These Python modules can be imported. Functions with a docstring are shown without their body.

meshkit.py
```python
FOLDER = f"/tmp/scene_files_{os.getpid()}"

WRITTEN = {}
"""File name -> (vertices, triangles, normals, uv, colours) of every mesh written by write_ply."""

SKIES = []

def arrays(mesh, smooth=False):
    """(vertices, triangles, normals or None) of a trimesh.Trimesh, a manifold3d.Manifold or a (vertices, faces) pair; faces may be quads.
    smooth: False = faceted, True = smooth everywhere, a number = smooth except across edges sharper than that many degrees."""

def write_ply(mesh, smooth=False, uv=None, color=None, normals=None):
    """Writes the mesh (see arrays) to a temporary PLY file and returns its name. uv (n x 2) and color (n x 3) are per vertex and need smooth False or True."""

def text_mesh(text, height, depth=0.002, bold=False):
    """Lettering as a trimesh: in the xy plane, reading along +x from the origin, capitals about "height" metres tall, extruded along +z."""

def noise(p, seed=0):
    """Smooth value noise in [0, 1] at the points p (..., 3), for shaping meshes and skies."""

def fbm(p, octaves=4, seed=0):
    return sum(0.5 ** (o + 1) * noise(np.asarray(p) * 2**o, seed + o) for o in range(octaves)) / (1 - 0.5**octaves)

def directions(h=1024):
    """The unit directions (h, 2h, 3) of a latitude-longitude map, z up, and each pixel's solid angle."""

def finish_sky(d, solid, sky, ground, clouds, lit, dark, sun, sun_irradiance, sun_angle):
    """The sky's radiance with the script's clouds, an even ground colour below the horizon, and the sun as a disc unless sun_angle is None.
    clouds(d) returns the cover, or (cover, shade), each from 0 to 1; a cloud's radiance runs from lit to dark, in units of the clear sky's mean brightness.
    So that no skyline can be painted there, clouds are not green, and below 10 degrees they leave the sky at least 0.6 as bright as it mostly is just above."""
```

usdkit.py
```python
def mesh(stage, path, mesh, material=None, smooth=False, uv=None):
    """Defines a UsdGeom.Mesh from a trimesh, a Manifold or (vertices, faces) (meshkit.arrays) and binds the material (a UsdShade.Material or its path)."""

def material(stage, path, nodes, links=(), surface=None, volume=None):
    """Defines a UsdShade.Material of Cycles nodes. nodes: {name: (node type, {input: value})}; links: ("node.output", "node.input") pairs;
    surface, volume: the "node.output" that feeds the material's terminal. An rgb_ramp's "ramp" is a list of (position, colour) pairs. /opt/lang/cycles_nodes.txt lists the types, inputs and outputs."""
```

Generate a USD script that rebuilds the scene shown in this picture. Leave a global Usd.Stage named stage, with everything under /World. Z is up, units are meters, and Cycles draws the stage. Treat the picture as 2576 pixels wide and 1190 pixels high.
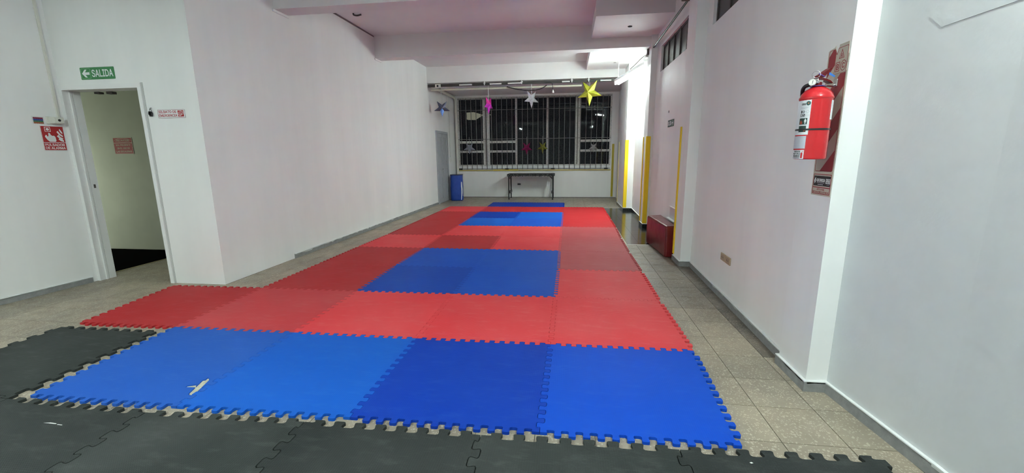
import math, random
import numpy as np
import trimesh, manifold3d, usdkit, meshkit
from shapely.geometry import Polygon, box as sbox, Point, LineString
from shapely.ops import unary_union
from shapely import affinity
from pxr import Usd, UsdGeom, UsdLux, UsdShade, Gf, Sdf

stage = Usd.Stage.CreateInMemory()
UsdGeom.SetStageUpAxis(stage, 'Z')
UsdGeom.SetStageMetersPerUnit(stage, 1.0)
UsdGeom.Xform.Define(stage, '/World')
UsdGeom.Scope.Define(stage, '/World/Looks')
rng = random.Random(7)

# ------------------------------------------------------------------ camera
W, H = 2576, 1190
F_PX, PITCH, YAW, ROLL = 1052.47, -0.194279, 0.1343253, -0.01013993
EYE = np.array([3.1232, -1.8413, 1.3706])
EXPOSURE = 3.0
cy, sy, cp, sp = math.cos(YAW), math.sin(YAW), math.cos(PITCH), math.sin(PITCH)
fwd = np.array([-sy * cp, cy * cp, sp]); rgt = np.array([cy, sy, 0.0]); upv = np.cross(rgt, fwd)
R_ = math.cos(ROLL) * rgt + math.sin(ROLL) * upv
U_ = -math.sin(ROLL) * rgt + math.cos(ROLL) * upv
cam = UsdGeom.Camera.Define(stage, '/World/camera')
cam.CreateHorizontalApertureAttr(36.0)
cam.CreateVerticalApertureAttr(36.0 * H / W)
cam.CreateFocalLengthAttr(36.0 * F_PX / W)
cam.CreateClippingRangeAttr(Gf.Vec2f(0.05, 200.0))
cam.CreateExposureAttr(EXPOSURE)
cam.AddTransformOp().Set(Gf.Matrix4d(*[float(x) for x in (*R_, 0, *U_, 0, *(-fwd), 0, *EYE, 1)]))

# ------------------------------------------------------------------ night sky outside, lamp power
NIGHT = 0.0002
TUBE_FAR, TUBE_NEAR, TUBE_LEFT, STAIR = 29.0, 21.0, 33.0, 25.0      # emission of the fluorescent tubes and of the added stairwell bulb
TUBE_COLOR = (0.84, 1.0, 0.96)
dome = UsdLux.DomeLight.Define(stage, '/World/night_sky')
dome.CreateIntensityAttr(1.0)
dome.CreateColorAttr(Gf.Vec3f(NIGHT, NIGHT * 1.05, NIGHT * 1.3))

# ------------------------------------------------------------------ helpers: scene tree
base_of, used = {'/World': np.zeros(3)}, {}
def path_for(parent, name):
    k = (parent, name); n = used.get(k, 0); used[k] = n + 1
    return f'{parent}/{name}' + (f'_{n:03d}' if n else '')
def tagp(prim, label=None, cat=None, group=None, kind=None):
    for k, v in (('label', label), ('category', cat), ('group', group), ('kind', kind)):
        if v: prim.SetCustomDataByKey(k, v)
def thing(name, label, cat, loc=(0, 0, 0), group=None, kind=None):
    p = path_for('/World', name); x = UsdGeom.Xform.Define(stage, p)
    x.AddTranslateOp().Set(Gf.Vec3d(*map(float, loc))); base_of[p] = np.array(loc, float)
    tagp(x.GetPrim(), label, cat, group, kind); return p
def obj(name, mesh, mat, parent='/World', smooth=False, label=None, cat=None, group=None, kind=None):
    p = path_for(parent, name); b = base_of[parent]
    v, f, n = meshkit.arrays(mesh, smooth)
    m = UsdGeom.Mesh.Define(stage, p)
    from pxr import Vt
    m.CreatePointsAttr(Vt.Vec3fArray.FromNumpy((v - b).astype(np.float32)))
    m.CreateFaceVertexCountsAttr(Vt.IntArray.FromNumpy(np.full(len(f), 3, np.int32)))
    m.CreateFaceVertexIndicesAttr(Vt.IntArray.FromNumpy(f.astype(np.int32).ravel()))
    m.CreateSubdivisionSchemeAttr('none')
    if n is not None:
        m.CreateNormalsAttr(Vt.Vec3fArray.FromNumpy(n.astype(np.float32))); m.SetNormalsInterpolation('vertex')
    UsdShade.MaterialBindingAPI.Apply(m.GetPrim()).Bind(mat)
    base_of[p] = b
    tagp(m.GetPrim(), label, cat, group, kind); return p
def solo(name, mesh, mat, label, cat, group=None, kind=None, smooth=False):
    return obj(name, mesh, mat, '/World', smooth, label, cat, group, kind)

# ------------------------------------------------------------------ helpers: shapes (all in world coordinates)
def tm(man):
    m = man.to_mesh(); return trimesh.Trimesh(np.array(m.vert_properties[:, :3]), np.array(m.tri_verts), process=False)
def bx(x0, x1, y0, y1, z0, z1):
    return trimesh.creation.box(bounds=[[min(x0, x1), min(y0, y1), min(z0, z1)], [max(x0, x1), max(y0, y1), max(z0, z1)]])
def cat_(*ms): return trimesh.util.concatenate([m for m in ms if m is not None])
def rbox(x0, x1, y0, y1, z0, z1, r=.01, seg=8):
    P = [(x, y, z) for x in (min(x0, x1) + r, max(x0, x1) - r) for y in (min(y0, y1) + r, max(y0, y1) - r) for z in (min(z0, z1) + r, max(z0, z1) - r)]
    return hull_pts(P, r, seg)
def hull_pts(P, r, seg=8):
    s = manifold3d.Manifold.sphere(r, seg)
    return tm(manifold3d.Manifold.batch_hull([s.translate(tuple(map(float, p))) for p in P]))
def cyl(a, b, r, sec=16, r2=None):
    a, b = np.array(a, float), np.array(b, float); d = b - a; L = np.linalg.norm(d)
    m = tm(manifold3d.Manifold.cylinder(float(L), float(r), float(r if r2 is None else r2), sec))
    m.apply_transform(trimesh.geometry.align_vectors([0, 0, 1], d / L)); m.apply_translation(a); return m
def tube(pts, r, sec=10):
    P = np.array(pts, float); t = np.gradient(P, axis=0); t /= np.linalg.norm(t, axis=1, keepdims=True)
    ref = np.array([0, 0, 1.0]) if abs(t[:, 2]).max() < .95 else np.array([0.31, 0.77, 0.55])
    a = np.cross(t, ref); a /= np.linalg.norm(a, axis=1, keepdims=True); b = np.cross(t, a)
    an = np.arange(sec) * 2 * math.pi / sec
    V = (P[:, None] + r * (np.cos(an)[None, :, None] * a[:, None] + np.sin(an)[None, :, None] * b[:, None])).reshape(-1, 3)
    F = []; n = len(P)
    for i in range(n - 1):
        for j in range(sec):
            k = (j + 1) % sec
            F += [[i * sec + j, (i + 1) * sec + k, i * sec + k], [i * sec + j, (i + 1) * sec + j, (i + 1) * sec + k]]
    V = np.vstack([V, P[:1], P[-1:]])
    for j in range(sec):
        k = (j + 1) % sec; F += [[n * sec, j, k], [n * sec + 1, (n - 1) * sec + k, (n - 1) * sec + j]]
    m = trimesh.Trimesh(V, F, process=False); m.fix_normals(); return m
def arc(pts, n=6):
    """Chaikin-smoothed open polyline."""
    P = np.array(pts, float)
    for _ in range(n if n < 5 else 3):
        q = [P[0]]
        for i in range(len(P) - 1): q += [P[i] * .75 + P[i + 1] * .25, P[i] * .25 + P[i + 1] * .75]
        P = np.array(q + [P[-1]])
    return P
def ext(poly, h, z0=0.0):
    """Shapely polygon extruded along z."""
    polys = [g for g in getattr(poly, 'geoms', [poly]) if g.geom_type == 'Polygon' and g.area > 1e-9]
    out = []
    for g in polys:
        rings = [np.array(g.exterior.coords)[:-1]] + [np.array(i.coords)[:-1] for i in g.interiors]
        cs = manifold3d.CrossSection(rings, manifold3d.FillRule.EvenOdd)
        out.append(tm(manifold3d.Manifold.extrude(cs, float(h))))
    m = cat_(*out); m.apply_translation((0, 0, z0)); return m
def place(mesh, o, ex, ey):
    """Local x,y,z -> world with axes ex, ey, ex x ey at o."""
    ex, ey = np.array(ex, float), np.array(ey, float); ez = np.cross(ex, ey)
    T = np.eye(4); T[:3, 0], T[:3, 1], T[:3, 2], T[:3, 3] = ex, ey, ez, o
    m = mesh.copy(); m.apply_transform(T); return m
def lathe(prof, o=(0, 0, 0), sec=40):
    m = trimesh.creation.revolve(np.array(prof, float), sections=sec); m.apply_translation(o)
    return m
def text(s, x, y, h, width=None, depth=.0006, bold=True, z=0.0):
    """Lettering whose left edge is at x, baseline at y; squeezed to the given width."""
    m = meshkit.text_mesh(s, h, depth, bold)
    b = m.bounds; m.apply_translation((-b[0][0], 0, z))
    if width: m.apply_scale([width / (b[1][0] - b[0][0]), 1, 1])
    m.apply_translation((x, y, 0)); return m
def rr(x0, y0, x1, y1, r): return sbox(x0 + r, y0 + r, x1 - r, y1 - r).buffer(r, 4)

# ------------------------------------------------------------------ materials
def M(name, color, rough=.5, metal=0.0, noise=None, bump=None, spec=.5, color2=None, stretch=(1, 1, 1), emit=None, extra=None):
    """noise=(scale, lo, hi) mixes color -> color2 by world-space noise; bump=(scale, strength, distance)."""
    nodes = {'p': ('principled_bsdf', {'base_color': color, 'roughness': rough, 'metallic': metal, 'specular_ior_level': spec, **(extra or {})})}
    links = []
    if noise or bump:
        nodes['g'] = ('geometry', {}); nodes['m'] = ('mapping', {'scale': stretch}); links.append(('g.position', 'm.vector'))
    if noise:
        nodes['n'] = ('noise_texture', {'scale': noise[0], 'detail': 5.0, 'roughness': .6})
        nodes['r'] = ('rgb_ramp', {'ramp': [(noise[1], color), (noise[2], color2)]})
        links += [('m.vector', 'n.vector'), ('n.fac', 'r.fac'), ('r.color', 'p.base_color')]
    if bump:
        nodes['bn'] = ('noise_texture', {'scale': bump[0], 'detail': 4.0})
        nodes['b'] = ('bump', {'strength': bump[1], 'distance': bump[2]})
        links += [('g.position', 'bn.vector'), ('bn.fac', 'b.height'), ('b.normal', 'p.normal')]
    return usdkit.material(stage, '/World/Looks/' + name, nodes, links, 'p.BSDF')
def emit_mat(name, color, strength):
    return usdkit.material(stage, '/World/Looks/' + name, {'e': ('emission', {'color': color, 'strength': strength})}, [], 'e.emission')

WHITE = (0.83, 0.83, 0.815)
wall_paint = M('wall_paint', WHITE, .62, noise=(1.1, .35, .72), color2=(.765, .765, .752), stretch=(1.6, 1.6, .22), bump=(45, .12, .004), spec=.3)
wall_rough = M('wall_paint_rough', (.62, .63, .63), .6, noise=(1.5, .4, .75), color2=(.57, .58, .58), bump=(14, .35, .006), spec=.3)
ceil_paint = M('ceiling_paint', (.82, .81, .80), .7, noise=(2, .4, .8), color2=(.78, .77, .76), bump=(30, .1, .004), spec=.2)
stair_paint = M('stair_wall_paint', (.54, .56, .49), .75, noise=(3, .4, .7), color2=(.50, .52, .455), spec=.2)
trim_paint = M('white_trim_paint', (.78, .78, .77), .45, bump=(60, .15, .003))
cement = M('grey_cement', (.23, .23, .23), .8, noise=(25, .35, .7), color2=(.30, .30, .295), bump=(120, .3, .002), spec=.2)
black_stone = M('black_granite', (.012, .013, .014), .16, noise=(60, .45, .7), color2=(.035, .036, .038), spec=.6)
screed = M('dark_screed', (.10, .09, .08), .9)
grey_door = M('grey_door_paint', (.36, .375, .40), .5, bump=(50, .1, .002))
dark_steel = M('dark_steel', (.05, .045, .042), .5, noise=(20, .4, .7), color2=(.09, .075, .065))
grille_paint = M('grille_grey_paint', (.17, .165, .16), .5)
frame_paint = M('worn_window_paint', (.62, .61, .58), .6, noise=(30, .45, .68), color2=(.36, .35, .33))
cream = M('cream_plastic', (.66, .65, .58), .4)
white_plastic = M('white_plastic', (.78, .78, .76), .35)
black_plastic = M('black_plastic', (.012, .012, .013), .4)
black_paint = M('black_leg_paint', (.010, .010, .010), .45)
yellow_foam = M('yellow_foam', (.86, .62, .012), .55)
pale_foam = M('pale_yellow_foam', (.72, .62, .25), .6)
chrome = M('chrome', (.7, .7, .7), .22, 1.0)
sign_green = M('sign_green', (.045, .22, .075), .5)
sign_dark_green = M('sign_dark_green', (.02, .055, .045), .5)
sign_white = M('sign_white', (.74, .76, .76), .5)
sign_red = M('sign_red', (.40, .022, .025), .5)
sign_pale = M('sign_pale_green_line', (.25, .50, .25), .5)
sign_cream = M('sign_cream', (.50, .46, .38), .5, noise=(12, .4, .7), color2=(.46, .42, .34))
sign_crimson = M('sign_crimson', (.29, .022, .03), .5)
sign_black = M('sign_black', (.015, .015, .016), .5)
label_white = M('label_white', (.70, .72, .74), .35)
label_grey = M('label_grey', (.45, .46, .50), .4)
ext_red = M('gloss_red_enamel', (.58, .012, .018), .22, noise=(300, .4, .6), color2=(.55, .012, .018), extra={'coat_weight': .5})
dark_red = M('dark_red_enamel', (.13, .006, .008), .3)
blue_tape = M('blue_tape', (.05, .20, .62), .5)
violet_tape = M('violet_tape', (.12, .07, .35), .4)
vinyl = M('dark_red_vinyl', (.15, .010, .012), .34, noise=(9, .4, .7), color2=(.12, .008, .01), bump=(8, .25, .01))
tarp = M('blue_tarpaulin', (.008, .045, .30), .28, noise=(8, .4, .7), color2=(.012, .06, .36), bump=(7, .6, .03))
tarp_dim = M('blue_tarpaulin_panel', (.05, .08, .30), .35, bump=(14, .6, .02))

def terrazzo(name, base, base2, chip):
    n = {'g': ('geometry', {}), 'v': ('voronoi_texture', {'scale': 105.0}), 'v2': ('voronoi_texture', {'scale': 52.0}),
         'sep': ('separate_color', {}), 'gt': ('math', {'math_type': 'greater_than', 'value2': .62}), 'lt': ('math', {'math_type': 'less_than', 'value2': .42}),
         'mul': ('math', {'math_type': 'multiply'}), 'sep2': ('separate_color', {}), 'gt2': ('math', {'math_type': 'greater_than', 'value2': .84}),
         'lt2': ('math', {'math_type': 'less_than', 'value2': .36}), 'mul2': ('math', {'math_type': 'multiply'}), 'mx': ('math', {'math_type': 'maximum'}),
         'fade': ('math', {'math_type': 'multiply', 'value2': .5}),
         'n1': ('noise_texture', {'scale': 2.2, 'detail': 6.0, 'roughness': .65}), 'r1': ('rgb_ramp', {'ramp': [(.36, base), (.62, base2)]}),
         'mix': ('mix_color', {'b': chip}), 'p': ('principled_bsdf', {'roughness': .42, 'specular_ior_level': .30}),
         'n2': ('noise_texture', {'scale': 9.0, 'detail': 5.0}), 'r2': ('rgb_ramp', {'ramp': [(.3, (.3, .3, .3)), (.7, (.58, .58, .58))]}),
         'rb': ('rgb_to_bw', {})}
    l = [('g.position', 'v.vector'), ('g.position', 'v2.vector'), ('g.position', 'n1.vector'), ('g.position', 'n2.vector'),
         ('v.color', 'sep.color'), ('sep.r', 'gt.value1'), ('v.distance', 'lt.value1'), ('gt.value', 'mul.value1'), ('lt.value', 'mul.value2'),
         ('v2.color', 'sep2.color'), ('sep2.r', 'gt2.value1'), ('v2.distance', 'lt2.value1'), ('gt2.value', 'mul2.value1'), ('lt2.value', 'mul2.value2'),
         ('mul.value', 'mx.value1'), ('mul2.value', 'mx.value2'), ('mx.value', 'fade.value1'), ('n1.fac', 'r1.fac'), ('r1.color', 'mix.a'), ('fade.value', 'mix.fac'),
         ('mix.result', 'p.base_color'), ('n2.fac', 'r2.fac'), ('r2.color', 'rb.color'), ('rb.val', 'p.roughness')]
    return usdkit.material(stage, '/World/Looks/' + name, n, l, 'p.BSDF')
tile_mats = [terrazzo('terrazzo_a', (.36, .30, .225), (.26, .22, .17), (.60, .53, .42)),
             terrazzo('terrazzo_b', (.33, .28, .21), (.245, .21, .165), (.58, .52, .41)),
             terrazzo('terrazzo_c', (.38, .32, .24), (.275, .235, .185), (.62, .55, .43))]

dark_tile = terrazzo('terrazzo_dark', (.20, .165, .13), (.10, .085, .07), (.38, .34, .27))  # darker terrazzo for the tiles along the right wall
dusty = terrazzo('terrazzo_dusty', (.27, .225, .175), (.19, .16, .128), (.50, .45, .36))

def mat_foam(name, c, dust, rough=.62, weave=.25):
    """EVA foam: soft tonal patches, pale scuffs, a fine woven tatami relief."""
    n = {'g': ('geometry', {}), 'n1': ('noise_texture', {'scale': 1.3, 'detail': 4.0, 'roughness': .55}),
         'r1': ('rgb_ramp', {'ramp': [(.38, (0, 0, 0)), (.75, (1, 1, 1))]}), 'mp': ('mapping', {'scale': (1.0, 3.2, 1.0)}),
         'n2': ('noise_texture', {'scale': 5.0, 'detail': 8.0, 'roughness': .7}), 'r2': ('rgb_ramp', {'ramp': [(.52, (0, 0, 0)), (.85, (.5, .5, .5))]}),
         'm1': ('mix_color', {'a': c, 'b': tuple(.75 * x + .25 * y for x, y in zip(c, dust))}), 'm2': ('mix_color', {'b': dust}),
         'w1': ('wave_texture', {'scale': 28.0, 'bands_direction': 'x'}), 'w2': ('wave_texture', {'scale': 28.0, 'bands_direction': 'y'}),
         'wm': ('math', {'math_type': 'multiply'}), 'b': ('bump', {'strength': weave, 'distance': .002}),
         'p': ('principled_bsdf', {'roughness': rough, 'specular_ior_level': .12})}
    l = [('g.position', 'n1.vector'), ('n1.fac', 'r1.fac'), ('g.position', 'mp.vector'), ('mp.vector', 'n2.vector'), ('n2.fac', 'r2.fac'),
         ('r1.color', 'm1.fac'), ('m1.result', 'm2.a'), ('r2.color', 'm2.fac'), ('m2.result', 'p.base_color'),
         ('g.position', 'w1.vector'), ('g.position', 'w2.vector'), ('w1.fac', 'wm.value1'), ('w2.fac', 'wm.value2'), ('wm.value', 'b.height'), ('b.normal', 'p.normal')]
    return usdkit.material(stage, '/World/Looks/' + name, n, l, 'p.BSDF')
RED = {'bright': mat_foam('foam_red_bright', (.72, .055, .064), (.74, .19, .19)), 'dark': mat_foam('foam_red_dark', (.44, .026, .030), (.48, .11, .11)),
       'pink': mat_foam('foam_red_dusty', (.46, .072, .080), (.50, .17, .17)), 'rose': mat_foam('foam_red_rose', (.54, .052, .060), (.56, .16, .16)),
       'vivid': mat_foam('foam_red_vivid', (.50, .022, .028), (.54, .08, .08))}
BLUE = {'dull': mat_foam('foam_blue_dull', (.016, .095, .44), (.05, .15, .48)), 'azure': mat_foam('foam_blue_azure', (.008, .100, .50), (.025, .15, .53)),
        'deep': mat_foam('foam_blue_deep', (.004, .040, .36), (.022, .09, .42)), 'royal': mat_foam('foam_blue_royal', (.004, .066, .50), (.02, .11, .53)),
        'dim': mat_foam('foam_blue_dim', (.008, .062, .40), (.03, .12, .45)),
        'mid': mat_foam('foam_blue_mid', (.011, .082, .48), (.035, .14, .52))}
BLACKF = mat_foam('rubber_black', (.026, .030, .029), (.10, .105, .10), .7, .45)
BLACKF2 = mat_foam('rubber_black_worn', (.031, .036, .034), (.12, .125, .12), .7, .45)

glass_pane = usdkit.material(stage, '/World/Looks/window_glass', {
    'f': ('fresnel', {'IOR': 1.55}), 't': ('transparent_bsdf', {'color': (.80, .82, .82)}), 'g': ('glossy_bsdf', {'color': (.95, .95, .95), 'roughness': .02}),
    'k': ('math', {'math_type': 'multiply', 'value2': .22}), 'm': ('mix_closure', {})},
    [('f.fac', 'k.value1'), ('k.value', 'm.fac'), ('t.BSDF', 'm.closure1'), ('g.BSDF', 'm.closure2')], 'm.closure')
frosted = M('frosted_dark_glass', (.035, .036, .036), .38, spec=.6)
tube_far = emit_mat('lit_tube_far', TUBE_COLOR, TUBE_FAR)
tube_near = emit_mat('lit_tube_near', TUBE_COLOR, TUBE_NEAR)
tube_left = emit_mat('lit_tube_left', TUBE_COLOR, TUBE_LEFT)
added_stair_bulb = emit_mat('lit_added_stair_bulb', (.93, 1.0, .86), STAIR)

# ================================================================== STRUCTURE
ZC, ZS = 3.575, 3.18            # ceiling, beam soffits
def lwx(y): return -0.580 + .0079 * (y - 2.08)          # left wall surface
def prism(pts, z0, z1): return ext(Polygon(pts), z1 - z0, z0)

# --- right side profile, from the back corner to behind the camera
RW = [(4.60, 11.60), (4.60, 9.79), (4.445, 9.79), (4.445, 8.46), (4.645, 8.46), (4.60, 6.46), (4.51, 6.46), (4.51, 6.10), (4.612, 6.10), (4.612, 3.71),
      (4.495, 3.71), (4.495, 3.365), (4.617, 3.365), (4.556, 0.905), (4.510, 0.905), (4.510, 0.590), (4.622, 0.590), (4.69, -.06), (4.94, -5.0)]
WIN2 = dict(y0=3.97, y1=5.78, z0=2.685, z1=3.09)
WIN3 = dict(y0=1.25, y1=3.18, z0=2.690, z1=3.09)
def right_wall(name, label, pts, mat, opening=None):
    poly = Polygon(list(pts) + [(5.15, pts[-1][1]), (5.15, pts[0][1])])
    m = manifold3d.Manifold.extrude(manifold3d.CrossSection([np.array(poly.exterior.coords)[:-1]], manifold3d.FillRule.EvenOdd), ZC)
    if opening:
        o = opening
        c = manifold3d.Manifold.cube((1.2, o['y1'] - o['y0'], o['z1'] - o['z0'])).translate((4.3, o['y0'], o['z0']))
        m = m - c
    return solo(name, tm(m), mat, label, 'wall', kind='structure')
right_wall('wall_right_back', 'white wall at right beside the barred window, beyond the farthest column', RW[0:2], wall_paint)
right_wall('wall_right_recess', 'white wall recess at right behind the lit fluorescent lamp', [(4.645, 8.46), (4.60, 6.46)], wall_paint)
right_wall('wall_right_far', 'pinkish white wall at right above the red vinyl block with a small exit sign', [(4.612, 6.10), (4.612, 3.71)], wall_paint, WIN2)
right_wall('wall_right_middle', 'white wall at right with two beige socket plates near the floor', [(4.617, 3.365), (4.556, 0.905)], wall_paint, WIN3)
right_wall('wall_right_near', 'scarred white plaster wall at the right edge, nearest the camera', [(4.622, 0.590), (4.69, -.06), (4.94, -5.0)], wall_rough)
NWALL = '/World/wall_right_near'; base_of.setdefault(NWALL, np.zeros(3))
for (a, b, c, lab) in [(1, 4, 9.79, 'white wall column farthest back at right, with two yellow guards beside the lamp'),
                       (5, 8, 6.46, 'white wall column at right under the lamp end, with a double yellow guard'),
                       (9, 12, 3.71, 'white wall column at right beside the red vinyl block'),
                       (13, 16, .905, 'white wall column at right carrying the fire extinguisher')]:
    p = RW[a + 0:b + 1]
    q = [(5.15, p[0][1])] + [p[1], p[2]] + [(5.15, p[2][1])]
    solo('column', prism(q, 0, ZC), wall_paint, lab, 'column', kind='structure')

# --- left side
# wall_left is a long block running back from the doorway corner
LWALL = [(lwx(2.10), 2.10), (lwx(11.6), 11.60), (-.74, 11.60), (-.74, 2.10)]
solo('wall_left', prism(LWALL, 0, ZC), wall_paint, 'long white wall on the left running back to the grey door', 'wall', kind='structure')
DW0, DW1 = 2.10, 2.235
DX0, DX1, DZ = -2.185, -1.205, 2.12
wl = cat_(bx(DX1, -.74, DW0, DW1, 0, ZC), bx(DX0 - .25, DX1, DW0, DW1, DZ, ZC), bx(DX0 - .25, DX0, DW0, DW1, 0, DZ))
solo('wall_entrance', wl, wall_paint, 'white wall around the open doorway at left, under the green exit sign', 'wall', kind='structure')
LL = [(-2.185, 2.10), (-2.185, 2.06), (-2.262, 1.2), (-2.70, -5.0), (-3.0, -5.0), (-3.0, 2.10)]
solo('wall_left_near', prism(LL, 0, ZC), wall_paint, 'white wall at the far left edge with the red alarm sign', 'wall', kind='structure')
solo('wall_front', bx(-3.0, 5.2, -5.15, -5.0, 0, ZC), wall_paint, 'white end wall of the room behind the camera', 'wall', kind='structure')
# --- back wall with the window opening
WX0, WX1, WZ0, WZ1 = -.415, 4.405, .925, 3.10
back = cat_(bx(-.74, 5.15, 11.60, 11.85, 0, WZ0 - .05), bx(-.74, WX0, 11.60, 11.85, WZ0 - .05, ZC), bx(WX1, 5.15, 11.60, 11.85, WZ0 - .05, ZC), bx(WX0, WX1, 11.60, 11.85, WZ1 + .03, ZC))
solo('wall_back', back, wall_paint, 'white back wall around the wide barred window, behind the folding table', 'wall', kind='structure')
# --- stairwell beyond the doorway
solo('wall_stair_back', bx(-5.2, -.74, 3.60, 3.75, 0, 2.75), stair_paint, 'olive beige stairwell wall seen through the doorway, with a red caution sign', 'wall', kind='structure')
solo('wall_stair_end', bx(-5.35, -5.2, 2.0, 3.75, -2.2, 2.75), stair_paint, 'stairwell end wall hidden beyond the doorway', 'wall', kind='structure')
solo('wall_stair_front', bx(-5.2, -2.36, 2.10, 2.235, -2.2, 2.75), stair_paint, 'stairwell side wall hidden left of the doorway', 'wall', kind='structure')
solo('ceiling_stair', bx(-5.35, -.6, 2.235, 3.75, 2.75, 2.9), stair_paint, 'stairwell ceiling above the dark stairs', 'ceiling', kind='structure')
stair_black = M('black_stone_painted_dark', (.003, .003, .003), .95, spec=.05)  # near-black colour carries the darkness of the stairwell on steps and lower wall
st = thing('staircase', 'black stone stairs with the stairwell dark painted in, beyond the left doorway', 'stairs', (-2.4, 2.24, -2), kind='structure')
for k in range(9):
    x1 = -2.36 - .28 * k
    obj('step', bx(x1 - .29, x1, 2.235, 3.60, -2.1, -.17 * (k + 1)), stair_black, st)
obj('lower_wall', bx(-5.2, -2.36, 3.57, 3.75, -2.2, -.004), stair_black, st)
# --- ceiling and beams
solo('ceiling', bx(-3.0, 5.2, -5.15, 11.9, ZC, ZC + .2), ceil_paint, 'flat white ceiling slab between the crossing beams', 'ceiling', kind='structure')
for (y0, y1, lab) in [(-2.22, -1.96, 'white ceiling beam crossing behind the camera'), (.60, .87, 'white ceiling beam crossing overhead at the extinguisher column'),
                      (3.40, 3.66, 'white ceiling beam nearest in view, crossing the top of the picture'), (6.18, 6.42, 'pinkish ceiling beam crossing in mid room above the lamp end')]:
    b = cat_(bx(-3.0 if y0 < 2 else lwx(y0) - .02, 5.0, y0, y1, ZS, ZC + .05))
    solo('ceiling_beam', b, ceil_paint, lab, 'beam', kind='structure')
solo('ceiling_beam', bx(-.6, 4.9, 9.10, 11.62, ZS, ZC + .05), ceil_paint, 'deep white dropped ceiling over the window end of the room', 'beam', kind='structure')
solo('ceiling_bulkhead', bx(3.49, 4.75, 4.95, 6.20, 3.355, ZC + .02), ceil_paint, 'boxed ceiling bulkhead at right against the middle beam', 'bulkhead', kind='structure')
solo('ceiling_bulkhead', bx(3.52, 4.75, 6.40, 9.12, 3.368, ZC + .02), ceil_paint, 'brightly lit ceiling bulkhead above the fluorescent lamp', 'bulkhead', kind='structure')
solo('ceiling_vent_cap', cyl((4.06, 5.55, 3.349), (4.06, 5.55, 3.356), .035, 20), M('matte_black_cap', (.01, .01, .01), .9, spec=.1), 'small black round ceiling cap under the boxed bulkhead', 'cap', smooth=40)
solo('ceiling_vent_cap', cyl((4.12, 8.35, 3.362), (4.12, 8.35, 3.369), .035, 20), M('grey_cap', (.3, .3, .3), .5), 'small grey round ceiling cap above the lit lamp', 'cap', smooth=40)
solo('ceiling_hook', tube(arc([(-.28, 4.92, 3.575), (-.28, 4.92, 3.55), (-.22, 4.92, 3.535), (-.15, 4.92, 3.55)]), .012), dark_steel, 'short dark wire end sticking out of the ceiling at left', 'hook', smooth=60)
solo('ceiling_hook', tube(arc([(2.4, 4.62, 3.575), (2.4, 4.62, 3.55), (2.44, 4.62, 3.54), (2.45, 4.62, 3.56)]), .006), dark_steel, 'tiny bent wire hook in the middle of the pink ceiling', 'hook', smooth=60)
solo('trim_1', bx(lwx(5) - .002, lwx(5) + .016, 3.66, 6.18, 3.555, 3.575), M('dark_joint', (.20, .17, .17), .8), 'dark joint line along the ceiling edge at left', 'trim', kind='structure')
for i, (y0, y1) in enumerate([(3.38, 3.68), (6.16, 6.44)]):
    solo(f'trim_{2+i}', bx(lwx(y0) - .01, lwx(y0) + .014, y0, y1, ZS - .03, ZS), ceil_paint, ['thin white plaster lip under the near ceiling beam at the left wall', 'thin white plaster lip under the middle ceiling beam at the left wall'][i], 'trim', kind='structure')

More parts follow.
